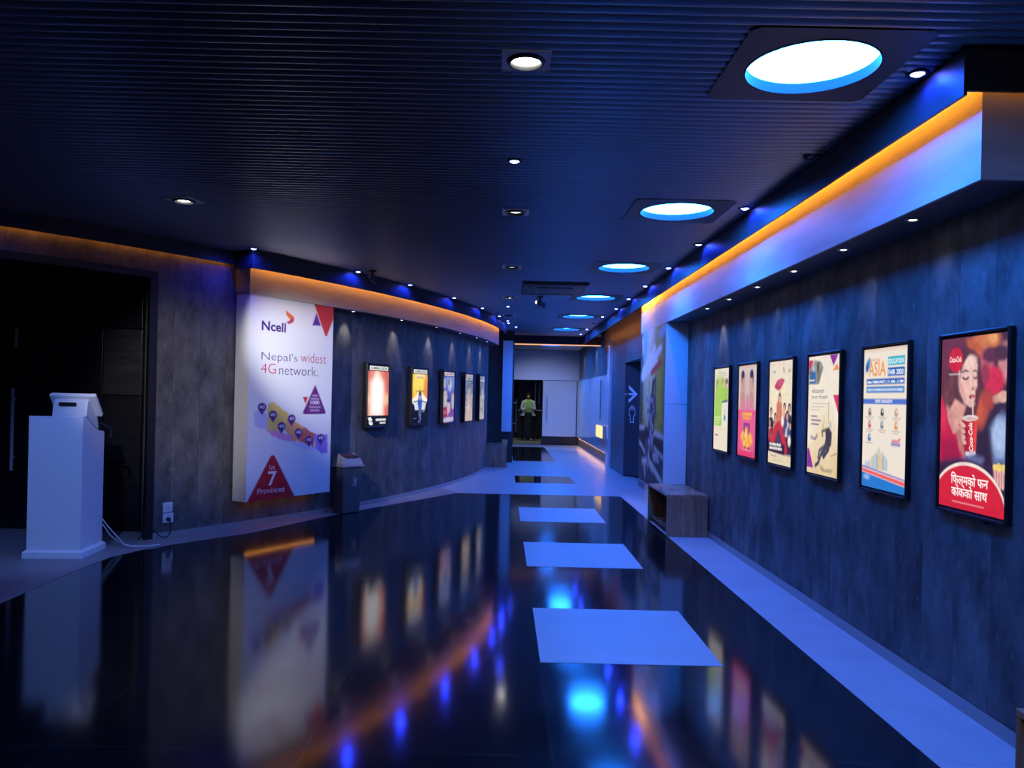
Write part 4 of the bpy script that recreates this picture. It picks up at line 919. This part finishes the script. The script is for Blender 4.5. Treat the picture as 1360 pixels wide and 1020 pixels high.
for pts, c in (([(158, 250), (210, 232), (255, 300), (240, 380), (160, 352)], (204, 200, 240)), ([(400, 468), (480, 470), (590, 500), (600, 530), (480, 505)], (216, 212, 240)), ([(252, 190), (290, 178), (335, 222), (395, 262), (390, 330), (335, 395), (250, 385), (242, 340)], (238, 206, 110)),
               ([(388, 265), (440, 325), (505, 358), (480, 455), (420, 462), (365, 380)], (240, 170, 106)), ([(500, 355), (590, 410), (580, 498), (470, 462)], (206, 106, 90)), ([(232, 378), (300, 385), (422, 425), (402, 468), (300, 432)], (230, 150, 206)), ([(588, 408), (688, 412), (686, 540), (640, 548), (590, 505)], (150, 126, 226))):
    X(cr(rough(pts)), c, .012)
for (x, y) in ((210, 215), (284, 270), (343, 352), (415, 298), (466, 395), (543, 449), (634, 434)):
    c = pxuv(*cr([(x, y)])[0]); A.ell(c[0], c[1], .047, .037, (84, 40, 136), .1); A.poly([(c[0]-.041, c[1]+.009), (c[0]+.041, c[1]+.009), (c[0], c[1]+.040)], (84, 40, 136), .008)
    A.text('4G', c[0], c[1]+.007, (245, 245, 250), width=.062, height=.028, align='c', bold=.02, shear=.2)
X(cr([(282, 558), (268, 570), (112, 905), (440, 860), (300, 572)]), (196, 30, 44), .008)
def T(t, x, y, x2, hpx, col, **k):
    a, b = pxuv(x, y), pxuv(x2, y+(x2-x)*0.0); A.text(t, a[0], a[1], col, width=b[0]-a[0], height=hpx*.72/112.0, **k)
T('Ncell', 348, 436.5, 379, 13, (70, 36, 130), bold=.025)
X([(379, 410.5), (389.5, 418.5), (390, 423.5), (386, 426), (383.5, 421), (379.5, 416.5)], (236, 120, 50), .008); X([(390, 420), (389.5, 426), (383.5, 429), (379.5, 426.5), (386, 423)], (190, 40, 96), .008)
a = pxuv(348, 475.5); A.text("Nepal's", a[0], a[1]+.002, (82, 66, 120), width=.415, height=0.0900, bold=-.012); A.text('widest', a[0]+.455, a[1]+.002, (204, 70, 120), width=.325, height=0.0878, bold=-.012)
a = pxuv(347.5, 494); A.text('4G', a[0], a[1], (204, 60, 110), width=.165, height=0.0850, bold=-.012); A.text('network.', a[0]+.205, a[1]+.004, (82, 66, 120), width=.47, height=0.0850, bold=-.012)
c = pxuv(*cr([(588, 196)])[0]); A.text('1000', c[0], c[1], (250, 246, 250), width=.115, height=0.0360, align='c', bold=.02)
for (y, ww) in ((133, .07), (156, .11), (214, .15), (238, .12)): c = pxuv(*cr([(588, y)])[0]); A.lines(c[0], c[1], (ww,), .01, (214, 190, 226), .014, .8, 'c')
c = pxuv(*cr([(278, 665)])[0]); A.text('In', c[0], c[1], (250, 240, 240), width=.058, height=0.0432, align='c')
c = pxuv(*cr([(280, 780)])[0]); A.text('7', c[0], c[1], (255, 246, 246), width=.10, height=0.1260, align='c', bold=.015)
c = pxuv(*cr([(272, 832)])[0]); A.text('Provinces', c[0], c[1], (250, 240, 240), width=.305, height=0.0475, align='c')
A.build('printed_face', M['print'], g, 0, 0.0, 0)

# ---------------------------------------------------------------- mural on the pilaster
A = Art(1.74, 2.13, 100, 150, (150, 142, 60)); k = A.k
A.ell(.30, .05, .30, .5, (120, 176, 200), .9); A.rect(-.02, -.02, .12, 1.02, (70, 66, 44), .12); A.rect(.93, -.02, 1.02, .70, (96, 92, 46), .1); A.ell(.45, .16, .14, .30, (190, 226, 236), .9); A.ell(.6, .45, .35, .5, (176, 166, 60), .9)
A.ell(.42, .40, .2, .3, (206, 206, 170), .9)
A.line([(.08, .05), (.10, .14)], .05, (206, 206, 206), .04); A.line([(.78, .055), (.95, .04)], .07, (150, 176, 190), .04)
for (a, b, wd) in (((.10, .26), (.62, .13), .05), ((.06, .30), (.80, .15), .06), ((.12, .315), (.70, .21), .045), ((.30, .22), (.86, .14), .04)): A.line([a, b], wd, (226, 232, 240), .04, .95)
A.line([(.48, .285), (.86, .225)], .045, (196, 50, 50), .03)
A.poly([(-.02, .645), (.30, .63), (.6, .66), (1.02, .655), (1.02, 1.02), (-.02, 1.02)], (66, 50, 42), .03)
A.line([(0, .645), (.22, .64)], .04, (200, 196, 190), .03); A.line([(.60, .66), (1, .675)], .04, (206, 204, 196), .03); A.line([(0, .74), (.35, .82), (.6, .90)], .035, (200, 200, 196), .03); A.line([(.5, .73), (1, .80)], .03, (190, 190, 186), .03); A.line([(.45, .84), (1, .955)], .045, (196, 196, 196), .03)
d = (62, 48, 76)
A.ell(.56, .375, .045, .06, (70, 54, 60), .4); A.ell(.40, .375, .05, .06, (196, 180, 90), .4); A.poly([(.40, .44), (.52, .40), (.64, .43), (.66, .55), (.60, .66), (.42, .66), (.38, .56)], d, .04)
A.poly([(.36, .40), (.46, .42), (.44, .60), (.34, .60)], (176, 176, 186), .05); A.line([(.58, .35), (.66, .33), (.66, .46), (.70, .56)], .045, (76, 60, 80), .03)
A.line([(.50, .60), (.44, .74), (.40, .86)], .10, (150, 146, 166), .06); A.line([(.46, .60), (.34, .74), (.32, .84)], .08, (84, 70, 100), .06); A.line([(.60, .62), (.56, .76)], .09, d, .06)
for i in range(40): A.ell(.30+.34*NR.rand(), .45+.40*NR.rand(), .02, .03, (190, 186, 200) if i % 2 else (50, 40, 64), .8, NR.rand()*3, .8)
A.line([(.16, .865), (.34, .855)], .05, (206, 206, 210), .04); A.line([(.26, .90), (.30, .94)], .05, (196, 196, 200), .04); A.line([(.62, .80), (.78, .795)], .04, (190, 190, 196), .04); A.line([(.64, .825), (.84, .822)], .03, (180, 180, 190), .04)
A.grain(.12, 4)
mu = thing('mural_poster', 'tall film mural with a standing figure on the pilaster side', 'mural', (XB+.003, 11.60, .345), rad(-90))
MB().box(0, 1.74, -.004, 0, 0, 2.125).build('backing', M['plastic'], mu)
A.build('printed_face', M['print'], mu, 0, -.0055, 0)

# ---------------------------------------------------------------- benches
def bench(label, loc, rotz, L, D=.49, Hh=.46):
    """open box bench: local x along its length, y from the open front back to the wall."""
    t = thing('box_bench', label, 'bench', loc, rotz, 'open wooden box benches'); th = .025
    MB().box(0, L, 0, D, Hh-th, Hh).build('top', M['woodtop'], t, bevel=.002)
    MB().box(0, th, 0.002, D, .0, Hh-th).build('side_panel', M['wood'], t, bevel=.002); MB().box(L-th, L, 0.002, D, .0, Hh-th).build('side_panel', M['wood'], t, bevel=.002)
    MB().box(th, L-th, .03, D, .055, .075).build('shelf', M['woodin'], t)
    MB().box(th, L-th, D-.015, D, .075, Hh-th).build('back_panel', M['woodin'], t)
    return t
bench('brown wooden open box bench against the white mural pilaster', (1.83, 9.84, 0.002), rad(-90), 1.13, .455)
bench('brown wooden open box bench cut by the picture edge at the lower right', (1.80, 2.74, 0.002), rad(-90), 1.13, .48)
t = bench('brown wooden box bench at the far end of the left wall', (.105, 16.72, 0.003), rad(90), 1.25, .43, .46)
t = thing('small_box', 'small tan box lying on the far left bench', 'box', (.06, 17.0, .463), 0)
MB().box(-.055, .055, -.05, .05, 0, .115).build('body', M['tan'], t, bevel=.004); MB().box(-.057, .057, -.052, .052, .085, .117).build('lid', M['tan'], t, bevel=.004)

# ---------------------------------------------------------------- waste bin
t = thing('waste_bin', 'dark grey swing top waste bin with a maroon flap beside the advert board', 'waste bin', (-1.955, 9.78, 0.003), rad(50))
mb = MB(); mb.frustum((0.02, .285, .015, .215), 0, (-.005, .31, -.005, .245), .575); binb = mb.build('body', M['bin'], t, bevel=.012)
mb = MB(); mb.frustum((-.022, .327, -.022, .262), .575, (-.022, .327, -.022, .262), .597); mb.frustum((-.012, .317, -.012, .252), .597, (.02, .285, .03, .215), .70)
lid = mb.build('lid', M['lid'], t, bevel=.008)
mb = MB(); mb.prism([(-.002, .706), (.028, .712), (.165, .735), (.24, .706), (.22, .699), (.02, .699)], 'x', .045, .26)
mb.M = Matrix(); mb.build('flap', M['flap'], lid, bevel=.004)
for xx in (.020, .262): MB().prism([(.03, .695), (.165, .742), (.225, .695)], 'x', xx, xx+.022).build('lid_cheek', M['lid'], lid, bevel=.003)
mb = MB(); z0 = .335; x0 = .145; yy = lambda z: .015-.02*z/.575-.0025
def patch(mb, pts): mb.add([(x, yy(z), z) for x, z in pts], [tuple(range(len(pts)))])
b = .003
for (xa, xb, za, zb) in ((0, .07, 0, b), (0, .07, .105-b, .105), (0, b, b, .105-b), (.07-b, .07, b, .105-b)): patch(mb, [(x0+xa, z0+za), (x0+xb, z0+za), (x0+xb, z0+zb), (x0+xa, z0+zb)])
patch(mb, [(x0+.045+.010*math.cos(2*PI*k/16), z0+.090+.010*math.sin(2*PI*k/16)) for k in range(16)])
patch(mb, [(x0+.034, z0+.076), (x0+.054, z0+.078), (x0+.058, z0+.045), (x0+.052, z0+.015), (x0+.038, z0+.015), (x0+.038, z0+.050)]); patch(mb, [(x0+.020, z0+.058), (x0+.036, z0+.064), (x0+.040, z0+.074), (x0+.032, z0+.074)]); patch(mb, [(x0+.010, z0+.012), (x0+.024, z0+.012), (x0+.021, z0+.030), (x0+.012, z0+.026)])
mb.build('sticker', M['plastic'], binb, fix=False)

# ---------------------------------------------------------------- kiosk pedestal and terminal
kr = rad(4)
t = thing('pedestal', 'white pedestal with a sloping top standing before the black doors', 'pedestal', (-4.12, 6.88, 0.003), kr)
W, D = .455, .44
mb = MB(); mb.prism([(0, .07), (D, .07), (D, 1.085)]+[(D-.02-.36*q, 1.10+.14*q**1.9) for q in (0, .2, .4, .6, .8, 1)]+[(0, 1.24)], 'x', 0, W); mb.build('body', M['white'], t, bevel=.003)
mb = MB(); mb.frustum((-.025, W+.025, -.025, D+.025), 0, (-.025, W+.025, -.025, D+.025), .055); mb.frustum((-.025, W+.025, -.025, D+.025), .055, (0, W, 0, D), .075); mb.build('plinth', M['white'], t, bevel=.003)
k = thing('touch_terminal', 'white touch screen terminal seen from behind on the pedestal', 'terminal', (-3.94, 7.03, 1.232), kr)
mb = MB(); mb.prism([(-.10, .012), (-.04, -.018), (0, -.044), (.06, -.076), (.11, -.095), (.17, -.112), (.13, .02), (.05, .145), (-.03, .165), (-.075, .15)], 'x', -.02, .275); ks = mb.build('stand', M['plastic'], k, bevel=.012)
mb = MB(); mb.box(.035, .185, -.094, -.086, .10, .135); mb.M = Matrix(); mb.build('slot', M['black'], ks, bevel=.008)
mb = MB(); mb.M = Matrix.Translation((0, -.055, .20)) @ Matrix.Rotation(rad(40), 4, 'X'); mb.box(-.065, .33, -.012, .03, -.245, .0); kh = mb.build('screen_housing', M['plastic'], k, bevel=.010)
mb = MB(); mb.M = Matrix.Translation((0, -.055, .20)) @ Matrix.Rotation(rad(40), 4, 'X'); mb.box(-.05, .315, .0305, .033, -.23, -.015); mb.build('screen', M['bezel'], kh)
mb = MB(); mb.tube([(.14, .10, -.02), (.26, .19, -.05), (.33, .27, -.10), (.335, .28, -.19)], .010); mb.build('cable', M['black'], k, smooth=True)

# ---------------------------------------------------------------- sockets and cables on the left wall
def socket(label, a, z, w=.105, h=.10, toggles=1):
    t = thing('wall_socket', label, 'socket', arc(R+.002, a, z), rad(90+a), 'sockets by the black doors')
    pt = MB().box(-w/2, w/2, -.012, 0, 0, h).build('plate', M['plastic'], t, bevel=.004)
    mb = MB()
    for (x, zz) in ((0, .068), (-.012, .040), (.012, .040)): mb.box(x-.004, x+.004, -.0128, -.011, zz-.005, zz+.005)
    mb.build('holes', M['black'], pt); MB().box(.026, .040, -.017, -.011, .035, .065).build('switch', M['white'], pt, bevel=.002)
    return t
aS = -35.85
socket('upper of two small white wall sockets right of the black doors', aS, .255); socket('lower white wall socket with the black plug', aS+.02, .148, .115, .10)
t = thing('power_plug', 'black plug with its cable in the lower wall socket', 'plug', arc(R+.016, aS, .185), rad(90+aS))
MB().tube([(0, 0, 0), (0, -.02, 0), (0, -.035, -.008)], [.020, .021, .014], 14).build('body', M['black'], t)
MB().tube([(0, -.035, -.008), (.005, -.05, -.05), (.003, -.05, -.12), (-.03, -.052, -.165), (-.08, -.055, -.168), (-.13, -.06, -.14), (-.18, -.06, -.08), (-.22, -.05, -.05), (-.26, -.03, -.09), (-.30, .02, -.172)], .006).build('cord', M['black'], t, smooth=True)
t = thing('pale_cable', 'pale cable looping over the floor from the pedestal to the wall', 'cable', (-3.62, 7.3, 0.003))
MB().tube([(-.062, 0, .30), (-.02, .03, .22), (.06, .08, .10), (.10, .12, .03), (.16, .14, .009), (.24, .16, .008), (.32, .20, .008), (.37, .27, .008)], .006).build('cord', M['cable_w'], t, smooth=True)
MB().tube([(-.062, .02, .24), (.0, .06, .12), (.07, .11, .05), (.13, .17, .010), (.22, .20, .008), (.30, .22, .008), (.35, .30, .008)], .005).build('cord', M['cable_w'], t, smooth=True)

# ---------------------------------------------------------------- washroom sign and sconce
pl, pr_ = (2.395, 15.5), (2.76, 15.0); pa = math.atan2(pr_[1]-pl[1], pr_[0]-pl[0])
dn = struct(MB().box(0, .62, 0, .04, 0.03, 2.2).build('door_5', mat('dark_blue_door', (0.05, 0.055, 0.065), 0.3)), 'dark washroom door standing angled in its opening', 'door')
dn.location = (pl[0], pl[1], 0); dn.rotation_euler = (0, 0, pa)
t = thing('washroom_sign', 'pale arrow and man outline sign on the dark washroom door', 'sign', (pl[0], pl[1], 1.0), pa)
sg = mat('pale_sign_film', (0.75, 0.78, 0.80), 0.5)
mb = MB()
def flat(mb, pts): mb.prism(pts, 'y', -.006, 0)
flat(mb, [(.005, .59), (.035, .59), (.035, .625), (.005, .625)])
flat(mb, [(.09, .59), (.26, .59), (.26, .625), (.09, .625)])
flat(mb, [(.10, .78), (.10, .715), (.26, .6075), (.335, .6075)]); flat(mb, [(.10, .435), (.10, .50), (.26, .6075), (.335, .6075)])
mb.build('arrow', sg, t)
mb = MB(); r0, r1 = .032, .044; cx, cz = .20, .345
for j in range(24):
    a, b = 2*PI*j/24, 2*PI*(j+1)/24
    flat(mb, [(cx+r0*math.cos(a), cz+r0*math.sin(a)), (cx+r1*math.cos(a), cz+r1*math.sin(a)), (cx+r1*math.cos(b), cz+r1*math.sin(b)), (cx+r0*math.cos(b), cz+r0*math.sin(b))])
out = [(-.06, .28), (.06, .28), (.078, .26), (.078, .14), (.05, .13), (.042, .07), (.042, -.0), (.005, -.0), (.005, .01), (-.005, .01), (-.005, -.0), (-.042, -.0), (-.042, .07), (-.05, .13), (-.078, .14), (-.078, .26)]
for i in range(len(out)):
    a, b = out[i], out[(i+1) % len(out)]; dx, dz = b[0]-a[0], b[1]-a[1]; l = math.hypot(dx, dz); nx, nz = -dz/l*.006, dx/l*.006
    flat(mb, [(cx+a[0]-nx, a[1]+.06-nz), (cx+b[0]-nx, b[1]+.06-nz), (cx+b[0]+nx, b[1]+.06+nz), (cx+a[0]+nx, a[1]+.06+nz)])
mb.build('figure', sg, t)
t = thing('wall_lamp', 'long glowing amber wall lamp low on the white panels', 'wall lamp', (2.353, 19.05, .60), rad(-90))
MB().box(0, 1.2, -.085, 0, .01, .28).build('body', M['sconce_end'], t, bevel=.004); MB().box(.01, 1.19, -.098, -.086, 0.005, .285).build('diffuser', M['sconce'], t, bevel=.003)

# ---------------------------------------------------------------- person in the far doorway
def person():
    t = thing('person', 'person in green top, white cardigan and black skirt standing in the far doorway', 'person', (.885, 27.4, .005), rad(3))
    V = [(0, 0, .93), (0, .0, 1.08), (0, .01, 1.24), (0, .02, 1.36), (0, .01, 1.42), (0, -.01, 1.50), (0, -.005, 1.575)]; Rr = [(.125, .10), (.105, .085), (.125, .09), (.12, .08), (.045, .045), (.068, .078), (.062, .074)]
    E_ = [(i, i+1) for i in range(6)]
    def chain(root, pts):
        prev = root
        for (p, r) in pts:
            V.append(p); Rr.append((r, r) if not isinstance(r, tuple) else r); E_.append((prev, len(V)-1)); prev = len(V)-1
        return prev
    for s in (1, -1):
        chain(0, [((.085*s, 0, .85), .085), ((.09*s, -.02 if s > 0 else .03, .48), .052), ((.095*s, .0 if s > 0 else .06, .27), .05), ((.095*s, .01 if s > 0 else .08, .09), .034), ((.10*s, -.06 if s > 0 else .01, .035), .035), ((.105*s, -.13 if s > 0 else -.05, .028), .026)])
        wrist = chain(3, [((.155*s, .02, 1.345), .05), ((.20*s, .03, 1.20), .043), ((.215*s, .02, 1.08), .037), ((.15*s, -.10, 1.10 if s > 0 else 1.06), .028), ((.10*s, -.16, 1.115 if s > 0 else 1.075), .022), ((.07*s, -.185, 1.12 if s > 0 else 1.08), (.026, .016))])
        c = Vector(V[wrist])
        for j in range(4):
            dz = .024-.016*j; l = (.9, 1.0, .95, .75)[j]
            chain(wrist, [((c.x-.018*s, c.y-.012, c.z+dz), .0085), ((c.x-.045*s*l, c.y-.016, c.z+dz), .008), ((c.x-.068*s*l, c.y-.002, c.z+dz-.004), .007)])
        chain(wrist-1, [((V[wrist-1][0]-.006*s, V[wrist-1][1]-.012, V[wrist-1][2]+.024), .010), ((V[wrist-1][0]-.030*s, V[wrist-1][1]-.035, V[wrist-1][2]+.040), .008)])
    me = bpy.data.meshes.new('body'); me.from_pydata(V, E_, []); tmp = bpy.data.objects.new('body_tmp', me); COL.objects.link(tmp)
    sk = tmp.modifiers.new('s', 'SKIN')
    for i, d in enumerate(me.skin_vertices[0].data): d.radius = Rr[i]; d.use_root = (i == 0)
    sub = tmp.modifiers.new('d', 'SUBSURF'); sub.levels = 2; sub.render_levels = 2
    dg = bpy.context.evaluated_depsgraph_get(); dg.update(); bme = bpy.data.meshes.new_from_object(tmp.evaluated_get(dg))
    bpy.data.objects.remove(tmp)
    # face: pull out a nose, chin and ears
    for v in bme.vertices:
        if v.co.z > 1.43:
            if abs(v.co.x) < .014 and v.co.y < -.05 and 1.50 < v.co.z < 1.545: v.co.y -= .016
            if abs(v.co.x) < .022 and v.co.y < -.04 and 1.445 < v.co.z < 1.475: v.co.y -= .010
            if abs(v.co.x) > .055 and -.02 < v.co.y < .03 and 1.50 < v.co.z < 1.55: v.co.x *= 1.16
    bme.materials.clear(); bme.materials.append(M['skin']); bme.polygons.foreach_set('use_smooth', [True]*len(bme.polygons))
    b = bpy.data.objects.new('body', bme); COL.objects.link(b); b.parent = t
    MB().lathe([(.0001, 0), (.008, .002), (.010, .006), (.0001, .008)], 10).build('eye', M['hair'], t, loc=(.026, -.083, 1.538)); MB().lathe([(.0001, 0), (.008, .002), (.010, .006), (.0001, .008)], 10).build('eye', M['hair'], t, loc=(-.026, -.083, 1.538))
    MB().tube([(-.020, -.083, 1.490), (0, -.089, 1.488), (.020, -.083, 1.490)], [.003, .006, .003]).build('mouth', mat('lips', (0.35, 0.10, 0.09), 0.5), t, smooth=True)
    def ring(cx, cy, rx, ry, z, n=28, a0=0, a1=360, ruf=0, zf=None):
        P_ = []
        for j in range(n):
            a = rad(a0+(a1-a0)*j/(n if a1-a0 == 360 else n-1)); q = 1+ruf*math.sin(7*a); P_.append((cx+rx*q*math.cos(a), cy+ry*q*math.sin(a), z+(zf(a) if zf else 0)))
        return P_
    # hair, long behind the shoulders
    mb = MB(); mb.loft([ring(0, .02, .085, .07, 1.33), ring(0, .03, .098, .075, 1.42), ring(0, .028, .09, .078, 1.50), ring(0, .016, .086, .088, 1.565), ring(0, .008, .078, .086, 1.61), ring(0, .008, .05, .058, 1.645), ring(0, .01, .015, .02, 1.655)]); hv = mb
    hv.v = [(x, (max(y, -.035) if z < 1.585 else y), z) for x, y, z in hv.v]; hv.build('hair', M['hair'], t, smooth=True)
    mb = MB(); mb.loft([ring(0, .0, .150, .118, .92), ring(0, 0, .135, .112, 1.02), ring(0, .0, .138, .112, 1.14), ring(0, .01, .150, .118, 1.26), ring(0, .02, .150, .10, 1.34), ring(0, .015, .085, .075, 1.405), ring(0, .01, .056, .056, 1.425)]); mb.build('blouse', M['green'], t, smooth=True)
    mb = MB(); mb.loft([ring(0, .03, .215, .20, .12, ruf=.03), ring(0, .02, .20, .18, .45, ruf=.025), ring(0, .0, .175, .145, .80, ruf=.01), ring(0, .0, .148, .120, .94), ring(0, 0, .145, .118, .985)]); mb.build('skirt', M['cloth_b'], t, smooth=True)
    mb = MB(); O = []; n = 26
    for (rx, ry, z) in ((.27, .19, .86), (.235, .17, .95), (.185, .15, 1.08), (.175, .14, 1.22), (.182, .13, 1.32), (.145, .105, 1.385), (.085, .085, 1.43)): O.append(ring(0, .015, rx, ry, z, n, -58, 238))
    I = [[(x*.955, .015+(y-.015)*.955, z) for x, y, z in r] for r in O]
    for r in range(len(O)-1):
        for j in range(n-1):
            mb.add([O[r][j], O[r][j+1], O[r+1][j+1], O[r+1][j]], [(0, 1, 2, 3)]); mb.add([I[r][j], I[r][j+1], I[r+1][j+1], I[r+1][j]], [(3, 2, 1, 0)])
        for j in (0, n-1): mb.add([O[r][j], O[r+1][j], I[r+1][j], I[r][j]], [(0, 1, 2, 3)])
    for j in range(n-1): mb.add([O[0][j], O[0][j+1], I[0][j+1], I[0][j]], [(0, 1, 2, 3)])
    cg = mb.build('cardigan', M['cloth_w'], t, smooth=True, fix=False)
    for s in (1, -1):
        MB().tube([(.135*s, .02, 1.35), (.165*s, .022, 1.33), (.205*s, .03, 1.20), (.222*s, .02, 1.08), (.175*s, -.065, 1.085 if s > 0 else 1.055), (.13*s, -.125, 1.105 if s > 0 else 1.068)], [.055, .066, .060, .056, .050, .046], 14).build('sleeve', M['cloth_w'], cg, smooth=True)
        yb, yf = (.04, -.16) if s > 0 else (.11, -.08)
        MB().loft([[(.10*s+w_*math.cos(2*PI*j/14), y_, .002+h_*max(0, .5+.5*math.sin(2*PI*j/14))) for j in range(14)] for (y_, w_, h_) in ((yb, .018, .06), (yb-.03, .036, .10), (yb-.09, .038, .075), (yf+.04, .044, .055), (yf, .022, .035))]).build('shoe', M['shoe'], t, smooth=True)
    return t
person()
